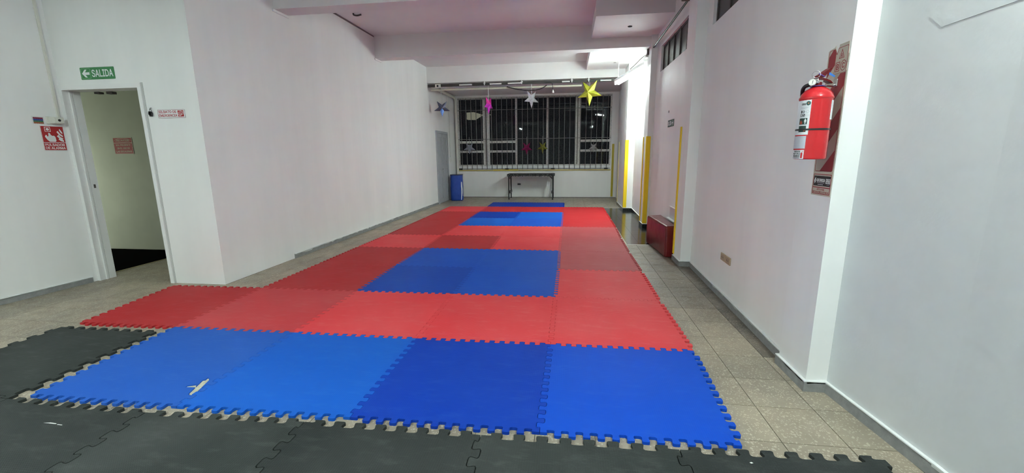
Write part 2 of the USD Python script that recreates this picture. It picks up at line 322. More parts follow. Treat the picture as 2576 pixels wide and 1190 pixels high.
# ================================================================== MATS (outlines first: the floor tiles need to know what they cover)
T = .017
GC = {(-1, 1): (-.929, .957), (-1, 2): (-1.082, 1.967), (0, 0): (.028, -.018), (1, 0): (.986, -.012), (2, 0): (2.0, .008), (3, 0): (3.001, .007), (4, 0): (3.953, .02),
      (0, 1): (-.039, .972), (1, 1): (1.004, .978), (2, 1): (2.009, .981), (3, 1): (3.014, .992), (4, 1): (4.006, 1.003),
      (0, 2): (-.051, 1.990), (1, 2): (1.003, 1.994), (2, 2): (2.008, 2.011), (3, 2): (3.017, 2.021), (4, 2): (3.985, 2.011),
      (0, 3): (-.035, 2.99), (1, 3): (.995, 3.0), (2, 3): (2.012, 3.0), (3, 3): (3.022, 3.01), (4, 3): (3.985, 3.02),
      (0, 4): (-.02, 4.0), (1, 4): (1.015, 4.0), (2, 4): (2.018, 4.0), (3, 4): (3.015, 4.0), (4, 4): (3.975, 4.0),
      (1, 5): (.985, 5.0), (3, 5): (3.013, 5.0), (4, 5): (3.981, 5.0), (1, 6): (1.012, 6.0), (4, 6): (4.008, 6.0), (3, 7): (3.015, 7.0),
      (1, 9): (1.015, 9.0), (2, 9): (2.015, 9.0), (3, 9): (3.011, 9.0), (2, 10): (1.985, 10.0)}
def gc(i, j): return np.array(GC.get((i, j), (i + .008, j)), float)
def tooth_curve(N, wt, m, d):
    """Jigsaw edge along t in 0..1 (metres): list of (t, h)."""
    p = (1 - 2 * m - wt) / (N - 1); wn = p - wt
    pts = [(0, 0), (m + wt / 2 - wn / 2, 0)]
    for k in range(N):
        c = m + wt / 2 + k * p
        if k: pts.append((c - wn / 2, -d))
        pts += [(c - wt / 2, d), (c + wt / 2, d)]
        if k < N - 1: pts.append((c + wn / 2, -d))
    pts += [(1 - m - wt / 2 + wn / 2, 0), (1, 0)]
    P = np.array(pts)
    for _ in range(2):
        q = [P[0]]
        for i in range(1, len(P) - 1):
            a, b, c = P[i - 1], P[i], P[i + 1]
            q += [b + (a - b) * .17, b + (c - b) * .17]
        P = np.array(q + [P[-1]])
    return P
FINE = tooth_curve(13, .0435, .036, .020)
COARSE = tooth_curve(8, .074, .045, .023)
def edge(a, b, C):
    d = b - a; n = np.array([-d[1], d[0]]) / np.linalg.norm(d)
    return [a + d * t + n * h for t, h in C]
def mat_poly(c00, c10, c11, c01, C, gap=.0012):
    ring = edge(c00, c10, C) + edge(c10, c11, C)[1:] + edge(c01, c11, C)[::-1][1:] + edge(c00, c01, C)[::-1][1:-1]
    g = Polygon(ring).buffer(0)
    if g.geom_type != 'Polygon': g = max(g.geoms, key=lambda q: q.area)
    return g.buffer(-gap, 2).simplify(.0002)
ordn = ['first', 'second', 'third', 'fourth', 'fifth', 'sixth', 'seventh', 'eighth', 'ninth', 'tenth', 'eleventh']
MATS = []        # (name, polygon, material, label, group)
B, Rr = BLUE, RED
tone = {(0, 0): 'dull', (1, 0): 'azure', (2, 0): 'deep', (3, 0): 'royal', (-1, 1): 'dark', (0, 1): 'rose', (1, 1): 'bright', (2, 1): 'bright', (3, 1): 'bright',
        (0, 2): 'dark', (3, 2): 'bright', (0, 3): 'dark', (3, 3): 'pink', (1, 2): 'dim', (2, 2): 'mid', (1, 3): 'mid', (2, 3): 'mid',
        (0, 4): 'bright', (1, 4): 'dark', (2, 4): 'bright', (3, 4): 'pink', (0, 5): 'dark', (1, 5): 'bright', (2, 5): 'bright', (3, 5): 'pink',
        (0, 6): 'dark', (3, 6): 'vivid', (0, 7): 'dark', (3, 7): 'vivid', (1, 6): 'azure', (2, 6): 'mid', (1, 7): 'deep', (2, 7): 'azure',
        (0, 8): 'bright', (1, 8): 'vivid', (2, 8): 'vivid', (3, 8): 'vivid', (1, 9): 'deep', (2, 9): 'deep'}
words = {'dull': 'dull blue', 'azure': 'bright azure', 'deep': 'deep blue', 'royal': 'royal blue', 'mid': 'mid blue', 'dim': 'darker blue', 'bright': 'red', 'dark': 'darker red', 'pink': 'dusty red', 'vivid': 'vivid red', 'rose': 'rose red'}
def row_label(i, j):
    w = words[tone[(i, j)]]
    if j == 0:
        return {0: 'dull blue puzzle mat with a torn cream hole, leftmost of the front blue row', 1: 'bright azure puzzle mat, second from left in the front blue row',
                2: 'deep blue puzzle mat, third from left in the front blue row', 3: 'royal blue puzzle mat at the right end of the front blue row'}[i]
    if j == 1:
        return f'{w} puzzle mat, ' + ('leftmost' if i < 0 else ordn[i + 1] + ' from left') + ' in the red row behind the front blues'
    fb = {(1, 2): 'front left', (2, 2): 'front right', (1, 3): 'back left', (2, 3): 'back right'}
    if (i, j) in fb: return f'{w} puzzle mat, {fb[(i, j)]} of the nearer blue square of four mats'
    fb = {(1, 6): 'front left', (2, 6): 'front right', (1, 7): 'back left', (2, 7): 'back right'}
    if (i, j) in fb: return f'{w} puzzle mat, {fb[(i, j)]} of the farther blue square of four mats'
    if j == 9: return f'blue puzzle mat at the far end of the mats, {"left" if i == 1 else "right"} one of the last two'
    if j in (4, 5):
        return f'{w} puzzle mat between the blue squares, {"nearer" if j == 4 else "farther"} red row, {ordn[i] + " from left" if i else "leftmost"}'
    if j == 8: return f'{w} puzzle mat in the last red row, {ordn[i] + " from left" if i else "leftmost"}'
    sq = 'nearer' if j < 4 else 'farther'
    return f'{w} puzzle mat {"left" if i == 0 else "right"} of the {sq} blue square, {"front" if j in (2, 6) else "rear"} one of two'
for (i, j) in sorted(tone, key=lambda k: (k[1], k[0])):
    blue = tone[(i, j)] in BLUE
    g = mat_poly(gc(i, j), gc(i + 1, j), gc(i + 1, j + 1), gc(i, j + 1), FINE)
    if (i, j) == (0, 0):
        tear = unary_union([LineString([(.962, .112), (.916, .262)]).buffer(.020, cap_style='flat'), Polygon([(.905, .205), (.858, .185), (.862, .170), (.925, .175)]),
                            Polygon([(.950, .150), (.985, .100), (.955, .095), (.940, .130)]), Polygon([(.915, .235), (.905, .285), (.932, .270)])])
        g = g.difference(tear)
        if g.geom_type != 'Polygon': g = max(g.geoms, key=lambda q: q.area)
    MATS.append(('blue_puzzle_mat' if blue else 'red_puzzle_mat', g, (BLUE if blue else RED)[tone[(i, j)]], row_label(i, j), 'blue puzzle mats' if blue else 'red puzzle mats'))
KX = [-.98, -.062, .872, 1.785, 2.716, 3.655, 4.545]
KY = [.865, -.085, -.115, -.095, -.080, -.072, -.030]
kl = ['black rubber puzzle mat in the bottom left corner, left of the chalk marked one', 'black rubber puzzle mat with a white chalk scrape, below the torn blue mat',
      'black rubber puzzle mat at the bottom edge, directly below the bright azure mat', 'black rubber puzzle mat at the bottom centre, below the deep blue mat',
      'black rubber puzzle mat below the seam between deep and royal blue mats', 'black rubber puzzle mat at the bottom right, reaching the beige tiles']
def bk(i): return np.array([KX[i], [-.072, -.058, -.080, -.053, -.046, -.038, .002][i]])
for i in range(6):
    a, b = bk(i), bk(i + 1)
    g = mat_poly(a - (0, .93), b - (0, .93), b, a, COARSE, .0022)
    MATS.append(('black_puzzle_mat', g, BLACKF if i % 2 else BLACKF2, kl[i], 'black puzzle mats'))
g = mat_poly(bk(0), bk(1), np.array([-.098, .872]), np.array([-.985, .868]), COARSE, .0022)
MATS.append(('black_puzzle_mat', g, BLACKF2, 'black rubber puzzle mat at left, beside the torn blue mat', 'black puzzle mats'))

# ================================================================== FLOOR
fl = thing('floor', 'beige terrazzo tile floor with a dark granite strip on the right', 'floor', (0, 0, 0), kind='structure')
sub = cat_(bx(-3.0, 5.15, -5.15, 2.10, -.30, -.004), bx(-2.36, 5.15, 2.10, 3.75, -.30, -.004), bx(-.74, 5.15, 3.75, 11.85, -.30, -.004))
obj('subfloor', sub, screed, fl)
obj('landing', bx(-2.36, -.74, 2.10, 3.60, -.004, 0), tile_mats[1], fl)
obj('landing_edge_strip', bx(-2.375, -2.345, 2.24, 3.60, -.012, .004), M('brass_edge', (.30, .24, .12), .5), fl)
GRAN = (4.03, 4.58, 4.56, 9.02)
union = unary_union([m[1].buffer(-.03) for m in MATS])
room = Polygon([(-2.18, 2.10), (-.575, 2.10), (-.505, 11.6), (4.6, 11.6), (4.6, 3.7), (4.56, .9), (4.51, .88), (4.51, .6), (4.63, .58), (4.73, -1.0), (-2.42, -1.0), (-2.18, 2.05)])
gran = sbox(GRAN[0], GRAN[2], 5.0, GRAN[3]); sc = room.intersection(sbox(-3, -1.0, 5, 11.6))
cand = []
for i in range(-24, 3):
    for j in range(-4, 40):
        x0, y0 = 4.16 + .2955 * i, .09 + .30 * j
        t = sbox(x0 + .0018, y0 + .0018, x0 + .2955 - .0018, y0 + .30 - .0018).intersection(room)
        t = t.difference(gran)
        if t.is_empty or t.area < 2e-4: continue
        vis = t.difference(union)
        if vis.area < 1e-4: continue
        c = t.centroid; dist = math.hypot(c.x - EYE[0], c.y - EYE[1])
        cand.append((vis.area / dist ** 3 * (10 if y0 > -.4 else .1), t))
cand.sort(key=lambda q: -q[0])
for k, (_, t) in enumerate(cand[:268]):
    mk = tile_mats[rng.randrange(3)]
    obj('tile', ext(t, .004, -.004), dark_tile if t.centroid.x > 4.47 and t.centroid.y > .9 else dusty if t.centroid.x > 4.0 and 1.9 < t.centroid.y < 5 else mk, fl)
rest = [t for _, t in cand[268:]]
if rest: obj('far_tiles', cat_(*[ext(t, .004, -.004) for t in rest]), tile_mats[1], fl, kind='stuff')
sl = []
for (x0, x1) in ((GRAN[0], 4.215), (4.215, 4.655)):
    for k in range(11):
        y0 = GRAN[2] + .04 + k * .404
        p = sbox(x0 + .001, y0 + .001, x1 - .001, min(y0 + .404, GRAN[3] - .03) - .001)
        p = p.difference(Polygon([(4.50, 6.09), (4.8, 6.09), (4.8, 6.47), (4.50, 6.47)])).difference(sbox(4.435, 8.45, 5, 9.8))
        obj('granite_slab', ext(p, .004, -.004), black_stone, fl)
pale_stone = M('pale_threshold_stone', (.55, .54, .50), .5)
obj('threshold_strip', bx(4.03, 4.60, GRAN[2], GRAN[2] + .035, -.004, .001), pale_stone, fl)
obj('threshold_strip', bx(4.03, 4.44, GRAN[3] - .03, GRAN[3], -.004, .001), pale_stone, fl)

for (nm, g, m, lab, grp) in MATS:
    c = g.centroid
    p = thing(nm, lab, 'mat', (c.x, c.y, 0), grp)
    top = ext(g, T - .0005, .0005)
    obj('foam_sheet', top, m, p)
    if 'torn' in lab and nm.startswith('blue'):
        obj('torn_core', bx(.845, .966, .09, .292, .001, .011), M('torn_foam_core', (.58, .55, .42), .85, noise=(60, .4, .7), color2=(.44, .38, .25)), p, label='cream inner foam showing through the tear')
chalk = M('white_chalk', (.75, .75, .72), .8)
ck = unary_union([Polygon([(.425, -.226), (.46, -.219), (.50, -.222), (.502, -.227), (.46, -.226)]), Polygon([(.512, -.226), (.545, -.229), (.545, -.232), (.512, -.230)])])
solo('chalk_mark', ext(ck, .0006, T), chalk, 'short white scrape mark on the black mat at bottom left', 'mark')
solo('paper_scrap', ext(Polygon([(3.940, -.090), (3.950, -.086), (3.955, -.092), (3.945, -.096)]), .001, T), chalk, 'tiny white speck on the black mat at bottom right', 'scrap')

# ------------------------------------------------------------------ baseboards
white_line = M('baseboard_white_edge', (.78, .79, .78), .6)
def baseboard(name, pts, label, h=.062, t=.013, body=cement, jag=.004, line=True, seed=1):
    """A skirting along a polyline (room side on the left of the direction of travel), its top edge splashed with wall paint."""
    P = np.array(pts, float); ln = LineString(P)
    strip = ln.buffer(t, cap_style='flat', join_style='mitre', single_sided=True)
    p = thing(name, label, 'baseboard', (P[0][0], P[0][1], 0), kind='structure')
    obj('skirting', ext(strip, h, 0), body, p)
    if line:
        obj('painted_edge', ext(ln.buffer(t + .0006, cap_style='flat', join_style='mitre', single_sided=True), .006, h - .0055), white_line, p)
        r = random.Random(seed); parts = []
        for k in range(len(P) - 1):
            a, b = P[k], P[k + 1]; L = np.linalg.norm(b - a); d = (b - a) / L; n = np.array([-d[1], d[0]]); s = 0.0
            xs, zs = [0.0], [h - .012]
            while s < L:
                s = min(L, s + r.uniform(.02, .10)); xs.append(s); zs.append(h - r.uniform(.004, .004 + 4 * jag))
            pl = Polygon([(0, h)] + list(zip(xs, zs)) + [(L, h)]).buffer(0)
            parts.append(place(ext(pl, .0008), (*(a + n * t), 0), (*d, 0), (0, 0, 1)) if True else None)
        m = cat_(*parts); m.fix_normals()
        obj('paint_splash', m, white_line, p)
baseboard('baseboard_left', [(lwx(9.60), 9.60), (lwx(3.28), 3.28)][::-1][::-1], 'grey skirting with ragged white paint along the long left wall', h=.064, jag=.006, seed=3)
baseboard('baseboard_left_near', [(-2.187, 2.035), (-2.262, 1.2), (-2.44, -2.0)], 'grey skirting under the red alarm sign at far left', h=.062, seed=4)
baseboard('baseboard_right_near', [(4.94, -5.0), (4.69, -.06), (4.622, .590), (4.510, .590), (4.510, .905), (4.556, .905), (4.617, 3.365), (4.495, 3.365), (4.495, 3.71)],
          'grey skirting with white painted top stepping around the extinguisher column', h=.066, t=.016, seed=5)
baseboard('baseboard_right_far', [(4.612, 3.71), (4.612, 6.10), (4.51, 6.10), (4.51, 6.46), (4.60, 6.46), (4.645, 8.46), (4.445, 8.46), (4.445, 9.79)],
          'black stone skirting with a white line around the far columns', h=.075, t=.012, body=black_stone, jag=.0005, seed=6)
solo('baseboard_back', bx(-.5, 4.6, 11.585, 11.60, 0, .012), M('dark_joint_back', (.05, .05, .045), .9), 'thin dark gap line at the foot of the back wall', 'baseboard', kind='structure')

# ------------------------------------------------------------------ doorway at left (open) and the grey door
d1 = thing('door_1', 'open doorway with white wooden frame at left, leading to dark stairs', 'doorway', (-1.7, 2.1, 0), kind='structure')
fy = DW0 - .014
obj('casing', bx(-1.2445, DX1, fy, DW0 + .002, 0, DZ), trim_paint, d1)
obj('casing', bx(-2.184, -2.1475, fy, DW0 + .002, 0, DZ), trim_paint, d1)
obj('head_casing', bx(-2.1475, -1.2445, fy, DW0 + .002, 2.0735, DZ), trim_paint, d1)
obj('casing_shadow_edge', bx(DX1 - .004, DX1 + .020, DW0 - .004, DW0 + .002, 0, DZ + .004), M('trim_shadow_grey', (.50, .50, .49), .6), d1)  # grey strip painted as the shadow line at the outer moulding edge
for (x0, x1) in ((-2.186, -2.150), (-1.240, -1.204)):
    s = 1 if x0 < -2 else -1
    face = x1 if s > 0 else x0
    j = cat_(bx(x0, x1, DW0, DW1 + .02, 0, 2.076))
    obj('jamb', j, trim_paint, d1)
    obj('door_stop', bx(face - .001 * s, face + .013 * s, DW0 + .048, DW0 + .066, 0, 2.076), trim_paint, d1)
    obj('door_stop', bx(face - .001 * s, face + .005 * s, DW0 + .085, DW1 + .02, 0, 2.076), trim_paint, d1)
obj('head_jamb', bx(-2.186, -1.204, DW0, DW1 + .02, 2.076, DZ), trim_paint, d1)
obj('strike_plate', bx(-2.151, -2.1435, 2.206, 2.226, 1.045, 1.085), dark_steel, d1, label='small dark latch plate')
obj('closer_bracket', bx(-1.95, -1.89, 2.24, 2.29, 2.052, 2.072), dark_steel, d1, label='dark bracket under the frame head')
obj('closer_bracket', bx(-1.80, -1.73, 2.24, 2.29, 2.047, 2.072), dark_steel, d1, label='dark bracket under the frame head')

d2 = thing('door_2', 'narrow grey double-leaf panelled door at the end of the left wall', 'door', (lwx(10.1), 10.1, 0), kind='structure')
Y0, Y1, ZD = 9.60, 10.66, 2.03
def on_left(poly, h, off=0.0):
    """A polygon drawn in (y, z), standing on the left wall, h thick towards the room."""
    m = ext(poly, h); o = (lwx(Y0) + off, 0, 0)
    return place(m, o, (0, 1, 0), (0, 0, 1))
frame = sbox(Y0, 0, Y1, ZD).difference(sbox(Y0 + .06, -.1, Y1 - .05, ZD - .06))
obj('frame', on_left(frame, .045), grey_door, d2)
ym = (Y0 + Y1) / 2 + .005
for k, (a, b) in enumerate(((Y0 + .063, ym - .003), (ym + .003, Y1 - .053))):
    holes = [sbox(a + .085, .13, b - .085, .72), sbox(a + .085, .82, b - .085, .98), sbox(a + .085, 1.08, b - .085, ZD - .16)]
    lf = sbox(a, .01, b, ZD - .064)
    for h_ in holes: lf = lf.difference(h_)
    l_ = obj('leaf', on_left(lf, .026), grey_door, d2)
    for h_ in holes:
        obj('panel', on_left(h_.buffer(.002), .014), grey_door, l_)
        obj('panel', on_left(h_.buffer(-.03), .019), grey_door, l_)
obj('lock_hole', on_left(Point(ym - .035, .965).buffer(.016), .028), black_plastic, d2)
obj('door_mullion', on_left(sbox(ym - .018, .01, ym + .018, ZD - .064), .032), grey_door, d2)

# ------------------------------------------------------------------ the barred window
w1 = thing('window_1', 'wide dark steel window with white mullions across the back wall', 'window', (2.0, 11.7, .9), kind='structure')
FY0, FY1 = 11.645, 11.70
mull = [(.40, .62, 2), (1.44, 1.50, 1), (2.42, 2.475, 1), (3.30, 3.46, 2)]
obj('frame', cat_(bx(WX0, WX1, FY0, FY1, WZ1 - .03, WZ1 + .03), bx(WX0, WX0 + .05, FY0, FY1, .99, WZ1 - .03), bx(WX1 - .05, WX1, FY0, FY1, .99, WZ1 - .03), bx(WX0 + .05, WX1 - .05, FY0, FY1, .99, 1.045)), frame_paint, w1)
for a, b, n in mull:
    if n == 2:
        obj('mullion', bx(a, a + (b - a) * .40, FY0 - .01, FY1, 1.0, WZ1), frame_paint, w1)
        obj('mullion', bx(b - (b - a) * .42, b, FY0 - .01, FY1, 1.0, WZ1), frame_paint, w1)
        obj('mullion_channel', bx(a, b, FY0 + .02, FY1 - .005, 1.0, WZ1), M('mullion_dark', (.12, .11, .10), .7), w1)
    else: obj('mullion', bx(a, b, FY0 - .01, FY1, 1.0, WZ1), frame_paint, w1)
edges = [WX0 + .05, .40, .62, 1.44, 1.50, 2.42, 2.475, 3.30, 3.46, WX1 - .05]
bays = [(edges[0], edges[1]), (edges[2], edges[3]), (edges[4], edges[5]), (edges[6], edges[7]), (edges[8], edges[9])]
for k, (a, b) in enumerate(bays):
    if k in (0, 1, 4):
        for z0, z1 in ((1.72, 1.795), (1.425, 1.495)): obj('transom', bx(a, b, FY0, FY1, z0, z1), frame_paint, w1)
        zs = [(1.045, 1.425), (1.495, 1.72), (1.795, WZ1 - .03)]
    else: zs = [(1.045, WZ1 - .03)]
    for z0, z1 in zs: obj('pane', bx(a - .004, b + .004, 11.668, 11.673, z0 - .004, z1 + .004), glass_pane, w1)
sill = thing('window_sill', 'white glazed tile ledge below the window bars', 'sill', (2, 11.6, .88), kind='structure')
n_t = 31; tw = (WX1 - WX0) / n_t
for k in range(n_t): obj('sill_tile', bx(WX0 + k * tw + .003, WX0 + (k + 1) * tw - .003, 11.60, 11.85, WZ0 - .055, 1.0), sign_white, sill)

gr = thing('window_grille', 'grey painted iron security bars in front of the back window', 'window grille', (2, 11.56, .9))
GX0, GX1 = WX0 + .03, WX1 - .02
nb = 29
for k in range(nb):
    x = GX0 + .10 + (GX1 - GX0 - .2) * k / (nb - 1)
    obj('bar', cyl((x, 11.575, .895), (x, 11.575, WZ1), .0105, 8), grille_paint, gr, smooth=50)
for z in (2.735, 1.845, WZ1 - .02, .915):
    obj('cross_bar', bx(GX0, GX1, 11.566, 11.584, z - .008, z + .008), grille_paint, gr)
for x in (-.34, 1.17, 2.63, 4.27):
    obj('anchor_foot', rbox(x - .055, x + .055, 11.54, 11.60, .892, .93, .008), black_plastic, gr, label='small black anchor at the foot of the bars')
for k, (x0, x1, zz, hh) in enumerate(((WX0, .72, .872, .034), (.725, 1.53, .876, .045), (1.535, WX1 + .01, .872, .034))):
    solo('foam_edge_strip', rbox(x0, x1, 11.566, 11.600, zz - hh / 2 - .006, zz + hh / 2 - .006, .008), M(f'sill_foam_{k}', [(.55, .44, .12), (.70, .56, .10), (.56, .45, .15)][k], .7),
         ['yellow foam strip on the window ledge, left section', 'thicker brighter yellow foam strip on the window ledge, middle section', 'yellow foam strip on the window ledge, long right section'][k], 'foam strip', 'yellow foam strips on the window ledge', smooth=40)

# ------------------------------------------------------------------ clerestory windows in the right wall
def clerestory(name, o, label, n):
    w = thing(name, label, 'window', (4.62, o['y0'], o['z0']), kind='structure')
    y0, y1, z0, z1 = o['y0'], o['y1'], o['z0'], o['z1']; X0, X1 = 4.645, 4.675
    obj('frame', cat_(bx(X0, X1, y0, y1, z0, z0 + .03), bx(X0, X1, y0, y1, z1 - .03, z1), bx(X0, X1, y0, y0 + .03, z0 + .03, z1 - .03), bx(X0, X1, y1 - .03, y1, z0 + .03, z1 - .03)), dark_steel, w)
    for k in range(n):
        a, b = y0 + (y1 - y0) * k / n, y0 + (y1 - y0) * (k + 1) / n
        obj('pane', bx(4.656, 4.662, a + .012, b - .012, z0 + .02, z1 - .02), frosted, w)
        if k: obj('glazing_bar', bx(X0 - .005, X1, a - .018, a + .018, z0, z1), dark_steel, w)
clerestory('window_2', WIN2, 'high narrow dark window above the red vinyl block, farther of the two', 5)
clerestory('window_3', WIN3, 'high narrow dark window at the top right, nearer of the two', 5)

# ================================================================== LAMPS
def fixture(label, P0, P1, tubemat, group=None):
    """Twin-tube batten from P0 to P1 (tube centre line), tubes hanging under a white channel."""
    P0, P1 = np.array(P0, float), np.array(P1, float); d = P1 - P0; L = np.linalg.norm(d); d /= L
    s = np.cross(d, [0, 0, 1.0]); s /= np.linalg.norm(s); u = np.cross(s, d)
    t = thing('fluorescent_lamp', label, 'lamp', tuple(P0), group)
    def loc(m): return place(m, P0, d, s) if np.dot(np.cross(d, s), u) > 0 else place(m, P0, d, -s)
    obj('channel', loc(rbox(-.03, L + .03, -.055, .055, .035, .095, .008)), trim_paint, t)
    for k in (-1, 1):
        obj('tube', loc(cyl((.012, .034 * k, 0), (L - .012, .034 * k, 0), .0185, 16)), tubemat, t, smooth=50)
        for x in (-.008, L - .012):
            obj('lamp_holder', loc(cat_(rbox(x, x + .02, .034 * k - .022, .034 * k + .022, -.024, .038, .006))), white_plastic, t)
    return t, d, s, u
far = ((4.512, 6.62, 2.930), (4.140, 7.97, 2.853))
fixture('lit twin-tube fluorescent lamp at right in front of the far columns', *far, tube_far)
near = ((4.47, -.42, 2.93), (4.47, -1.80, 2.93))
fixture('lit twin-tube fluorescent lamp behind the camera on the right side', *near, tube_near)
fixture('lit twin-tube fluorescent lamp behind the camera on the left side', (.1, -1.2, 2.93), (.1, -2.6, 2.93), tube_left)
sb_ = thing('added_stair_bulb', 'added unseen bulb that brightens the stairwell, hidden left of the doorway', 'lamp', (-5.0, 2.30, .9))  # added bulb, out of view, to brighten the stairwell wall
obj('globe', place(lathe([(0, 0), (.085, 0), (.085, .02), (.06, .055), (0, .07)], (0, 0, 0), 24), (-5.0, 2.262, .9), (-1, 0, 0), (0, 0, 1)), added_stair_bulb, sb_, smooth=60)
obj('base', cyl((-5.0, 2.236, .9), (-5.0, 2.262, .9), .095, 24), white_plastic, sb_)
solo('lamp_bracket', cat_(bx(4.46, 4.56, 6.40, 6.66, 3.055, 3.085), bx(4.475, 4.545, 6.62, 6.66, 3.028, 3.06)), trim_paint, 'white metal bracket holding the near end of the lit lamp under the beam', 'bracket')
for i, y in enumerate((-1.35, -2.45)):
    solo('lamp_rod', cyl((.1, y, 3.02), (.1, y, ZC), .006, 8), white_plastic, ['thin white rod above the left lamp behind the camera, front one', 'thin white rod above the left lamp behind the camera, rear one'][i], 'rod', smooth=50)
solo('lamp_rod', cyl((4.155, 7.90, 2.945), (4.155, 7.90, 3.36), .006, 8), white_plastic, 'thin white rod holding the far end of the lit lamp', 'rod', smooth=50)
solo('lamp_rod', cyl((4.47, -.6, 3.02), (4.47, -.6, ZC), .006, 8), white_plastic, 'thin white rod above the lamp behind the camera, front one', 'rod', smooth=50)
solo('lamp_rod', cyl((4.47, -1.6, 3.02), (4.47, -1.6, ZC), .006, 8), white_plastic, 'thin white rod above the lamp behind the camera, rear one', 'rod', smooth=50)
solo('junction_box', rbox(4.475, 4.575, 6.33, 6.415, 3.085, ZS, .006), M('brown_box', (.10, .08, .08), .5), 'small dark junction box under the middle beam at the lamp', 'junction box')
solo('junction_box', rbox(4.42, 4.56, 3.66, 3.80, 3.13, 3.215, .006), M('tan_box', (.17, .13, .10), .6), 'brown junction box at the top edge, at the near end of the black conduit', 'junction box')
solo('conduit', tube([(4.504, 3.80, 3.155), (4.53, 5.2, 3.155), (4.545, 6.335, 3.150)], .013, 10), black_plastic, 'thin black conduit running along the right wall above the high window', 'conduit', smooth=60)
solo('lamp_cable', tube(arc([(4.50, 6.42, 3.11), (4.44, 6.6, 3.10), (4.36, 6.9, 3.03), (4.30, 7.15, 2.995)]), .008, 8), black_plastic, 'black cable from the junction box to the lit lamp', 'cable', smooth=60)

# ================================================================== PIPES AND WIRES AT THE WINDOW BEAM
px_ = lwx(10.3) + .052
solo('drain_pipe', tube(arc([(px_, 9.14, 3.125), (px_, 9.5, 3.125), (px_ + .02, 11.2, 3.125), (-.435, 11.50, 3.10), (-.435, 11.535, 2.90), (-.435, 11.535, 1.6), (-.435, 11.535, .02)], 2), .040, 14), cream,
     'thick white drain pipe along the left wall and down the corner by the window', 'pipe', smooth=60)
solo('beam_pipe', cyl((-.44, 9.165, 3.02), (3.42, 9.165, 3.02), .026, 14), M('pipe_cream', (.58, .56, .46), .45), 'long cream pipe crossing under the beam in front of the window', 'pipe', smooth=50)
solo('beam_rail', bx(-.50, 4.25, 9.095, 9.125, 3.085, 3.150), M('rail_dark', (.045, .042, .04), .6), 'dark rail along the bottom of the beam in front of the window', 'rail')
k = 0
for (x0, x1) in ((.33, .66), (1.12, 1.42), (1.58, 1.92), (2.93, 3.12), (3.86, 4.12)):
    solo('conduit_piece', cyl((x0, 9.083, 3.112), (x1, 9.083, 3.112), .018, 10), white_plastic, 'short white conduit piece on the dark beam rail, ' + ['leftmost of five', 'second of five from left', 'middle of five', 'fourth of five from left', 'rightmost of five'][k],
         'conduit', 'white conduit pieces on the beam rail', smooth=50); k += 1
for i, (x, h_) in enumerate(((.98, .05), (1.93, .045), (3.17, .06), (3.58, .05))):
    solo('pipe_clip', cat_(rbox(x - .012, x + .012, 9.075, 9.10, 3.09, 3.09 + h_ + .06, .004), rbox(x - .03, x + .03, 9.08, 9.10, 3.13, 3.15, .004)), white_plastic,
         'small white pipe clip on the beam rail, ' + ['leftmost', 'second from left', 'third from left', 'right of the others above the yellow star'][i], 'clip', 'white pipe clips on the beam rail')
bxt = thing('conduit_box', 'cream conduit box with a round black hole at the left end of the beam rail', 'junction box', (-.18, 9.08, 3.08))
obj('box', rbox(-.30, -.16, 9.05, 9.11, 3.055, 3.145, .006), cream, bxt); obj('knockout', cyl((-.23, 9.051, 3.10), (-.23, 9.046, 3.10), .026, 16), black_plastic, bxt)
solo('hanging_cable', tube(arc([(1.55, 9.12, 3.04), (1.72, 9.10, 2.985), (2.0, 9.10, 2.935), (2.30, 9.10, 2.93), (2.47, 9.11, 2.985), (2.55, 9.12, 3.05)]), .011, 8), black_plastic, 'slack black cable drooping below the beam pipe', 'cable', smooth=60)
bw = thing('pendant_socket', 'small white lamp socket on a short black wire below the beam pipe', 'lamp socket', (2.72, 9.1, 3.05))
obj('wire', tube(arc([(2.50, 9.09, 3.10), (2.66, 9.07, 3.12), (2.70, 9.07, 3.05), (2.705, 9.07, 2.93)]), .007, 8), black_plastic, bw, smooth=60)
obj('socket', lathe([(0, -.045), (.022, -.04), (.028, -.015), (.018, .01), (.012, .035), (0, .04)], (2.712, 9.07, 2.89), 16), white_plastic, bw, smooth=50)
sw = thing('light_switch', 'white wall switch beside the grey door', 'switch', (lwx(10.95), 10.95, 1.2))
obj('plate', rbox(lwx(10.95), lwx(10.95) + .018, 10.91, 11.0, 1.14, 1.30, .006), white_plastic, sw); obj('rocker', rbox(lwx(10.95) + .014, lwx(10.95) + .026, 10.935, 10.975, 1.18, 1.26, .005), cream, sw)
solo('switch_conduit', bx(lwx(10.95) - .001, lwx(10.95) + .012, 10.94, 10.962, 1.30, 3.08), M('conduit_grey', (.55, .55, .53), .5), 'thin white cable channel running up from the wall switch by the grey door', 'cable channel')

